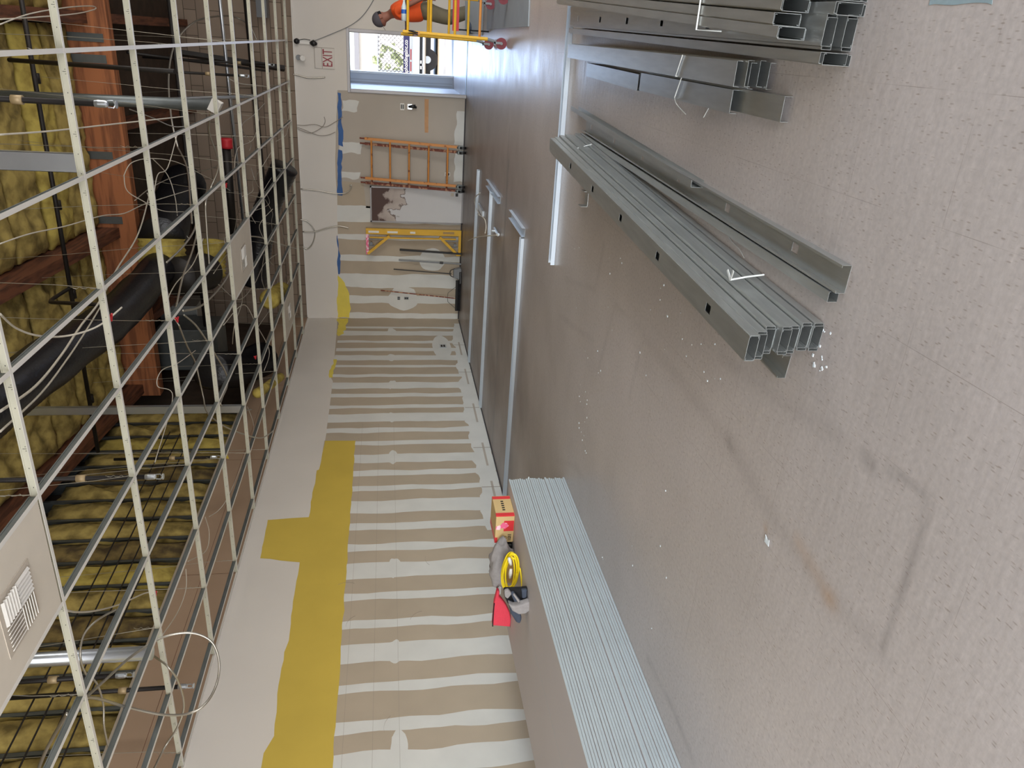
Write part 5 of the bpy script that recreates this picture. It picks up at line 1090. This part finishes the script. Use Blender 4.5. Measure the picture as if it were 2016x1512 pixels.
cp.add(vs, fs); cpo = cp.build('cap', M['cap'], t, smooth=True); cpo.modifiers.new('t', 'SOLIDIFY').thickness = .004
br_ = MB(); P_ = []
for k in range(13):
    a = math.pi*(k/12-.5); P_.append(h+tilt@Vector((-.09-.085*math.cos(a), .075*math.sin(a), .022-.015*math.cos(a))))
br_.poly(P_, tilt@Vector((0, 0, 1)), .005); br_.build('brim', M['cap'], cpo)
# hands: palm and five fingers
for s, (hx, hy, hz) in ((-1, (PX+.17, PY-.24, .80)), (1, (PX+.17, PY+.22, .80))):
    hp = MB(); hp.box((hx-.018, hy-.04, hz-.07), (hx+.014, hy+.04, hz+.03)); ho = hp.build('hand', M['skin'], t); bevel(ho, .012, 3)
    for k, ln in enumerate((.062, .072, .067, .052)):
        yk = hy-.03+.02*k
        skin_chain('finger', [(hx, yk, hz-.055), (hx-.004, yk, hz-.055-ln*.5), (hx-.02, yk, hz-.055-ln)], [(0,1),(1,2)], [.009,.0085,.007], M['skin'], ho, sub=1)
    skin_chain('thumb', [(hx-.005, hy-.034*1, hz), (hx-.03, hy-.055, hz-.03), (hx-.04, hy-.055, hz-.06)], [(0,1),(1,2)], [.011,.010,.008], M['skin'], ho, sub=1)

# ------------------------------------------------------------ outside, seen through the door
b = MB(); b.box((-25, 18.1, -.12), (25, 60, -.02)); struct(b.build('ground', M['concrete'], origin=(0, 0, 0)))
b = MB(); b.box((-25, 20.6, -.02), (25, 22.3, .04)); struct(b.build('curb', M['concrete'], origin=(0, 0, 0)))
b = MB(); b.box((-25, 22.3, -.02), (25, 24.6, .0)); struct(b.build('planting_strip', M['dirt'], origin=(0, 0, 0)))
# parked truck with a banner on its side
YT = 23.6
ll = lambda px, py: at(px, py, y=YT)
t = thing('truck', 'dark flatbed truck with white side panel and blue lettered banner outside the door', 'truck', (ll(830, 110).x, YT, 0))
xL, xR_ = ll(830, 165).x-3, ll(830, 60).x+3
z = lambda px: ll(px, 110).z
b = MB(); b.box((xL, YT, z(826)), (xR_, YT+2.2, z(806))); b.build('side_panel', M['paperw'], t)
b = MB(); b.box((xL, YT+.05, z(848)), (xR_, YT+2.0, z(827))); b.build('chassis', M['black'], t)
b = MB(); b.tube([(xL, YT-.05, z(835)), (xR_, YT-.05, z(835))], .05, 8); b.build('running_rail', M['galvb'], t)
for px_, py_ in ((846, 118), (846, 30), (846, 200)):
    p = ll(px_, py_); b = MB(); b.tube([(p.x, YT+.02, .30), (p.x, YT+.26, .30)], .30, 26); w = b.build('wheel', M['black'], t); b = MB(); b.tube([(p.x, YT-.02, .30), (p.x, YT+.03, .30)], .10, 16); b.build('hub', M['galvb'], w)
b = MB()
for q in ((829, 122), (833, 128), (829, 133)): p = ll(*q); b.tube([(p.x-.04, YT-.06, p.z), (p.x+.04, YT-.06, p.z)], .03, 8)
b.build('fittings', M['galvb'], t)
zb0, zb1 = z(806), z(794)
bn_ = thing('banner', 'navy banner with white web address lettering above the truck panel', 'banner', (ll(800, 115).x, YT-.1, zb0))
b = MB(); b.box((xL, YT-.12, zb0), (xR_, YT-.08, zb1)); b.build('banner_cloth', M['navy'], bn_)
xc = (ll(800, 80).x+ll(800, 152).x)/2; wtx = ll(800, 78).x-ll(800, 153).x
tx = text_mesh('grapholdingsinc.co', .3, (xc, YT-.125, (zb0+zb1)/2+.01), M['white'], bn_, 'banner_letters', ext=.002, bold=.003)
bw = max(v.co.x for v in tx.data.vertices)-min(v.co.x for v in tx.data.vertices); bh = .3*.75; tx.scale = (wtx/bw, (zb1-zb0)*.66/bh, 1)
b = MB(); p = ll(811, 118); b.box((p.x-.30, YT-.01, z(810)), (p.x-.05, YT-.004, z(808))); b.box((p.x+.0, YT-.01, z(810)), (p.x+.28, YT-.004, z(808))); b.build('red_mark', M['red'], t)
# chain-link fence with open diamonds
YFc = 31.0; f2 = lambda px, py: at(px, py, y=YFc)
t = thing('chain_link_fence', 'chain-link fence with top rail behind the truck', 'fence', (f2(780, 110).x, YFc, 0))
zt_, zb_ = f2(744, 110).z, .1; x0, x1 = -4.2, 3.2
b = MB(); st = .09; H = zt_-zb_; k = x0-H
while k < x1:
    for s in (1, -1):
        a0 = (k, zb_) if s > 0 else (k+H, zb_); a1 = (k+H, zt_) if s > 0 else (k, zt_)
        xa_, xb_ = a0[0], a1[0]
        b.tube([(xa_, YFc+.004*s, zb_), (xb_, YFc+.004*s, zt_)], .010, 4, cap=False)
    k += st*1.6
b.build('mesh', M['cementd'], t)
for px_ in (-3.6, -1.2, 1.2): b = MB(); b.tube([(px_, YFc+.04, -.02), (px_, YFc+.04, zt_+.05)], .035, 8); b.build('post', M['galvb'], t)
b = MB(); b.tube([(x0, YFc+.04, zt_), (x1, YFc+.04, zt_)], .03, 8); b.build('top_rail', M['galvb'], t)
b = MB(); p0 = at(750, 78, y=30.5); p1 = at(795, 105, y=30.5); b.bar(p0, p1+(p1-p0)*((p1.z+.0)/(p0.z-p1.z)), .10, .10); tag(b.build('leaning_pole', M['concrete']), 'grey pole leaning diagonally before the fence', 'pole')
b = MB(); b.box((-25, 45, -.02), (25, 52, 2.9)); b.box((-25, 44.6, 2.9), (25, 52, 3.15), 1); tag(b.build('building', [M['stucco'], M['frameg']]), 'long pale building across the street beyond the fence', 'building')
b = MB(); rr = random.Random(6)
for k in range(60):
    c = Vector((rr.uniform(-3.2, -.3), rr.uniform(36, 37.5), rr.uniform(.05, 1.9))); s = rr.uniform(.10, .2)
    for q in range(22):
        n_ = Vector((rr.uniform(-1, 1), rr.uniform(-1, 1), rr.uniform(-1, 1))).normalized(); a = n_.orthogonal()*s; b.add([c+n_*s*.6-a*.5, c+n_*s*.6+a*.5, c+n_*s*.9+a.cross(n_)*.7], [(0, 1, 2)])
tag(b.build('shrub', M['leaf']), 'pale dusty shrub behind the chain-link fence', 'shrub')
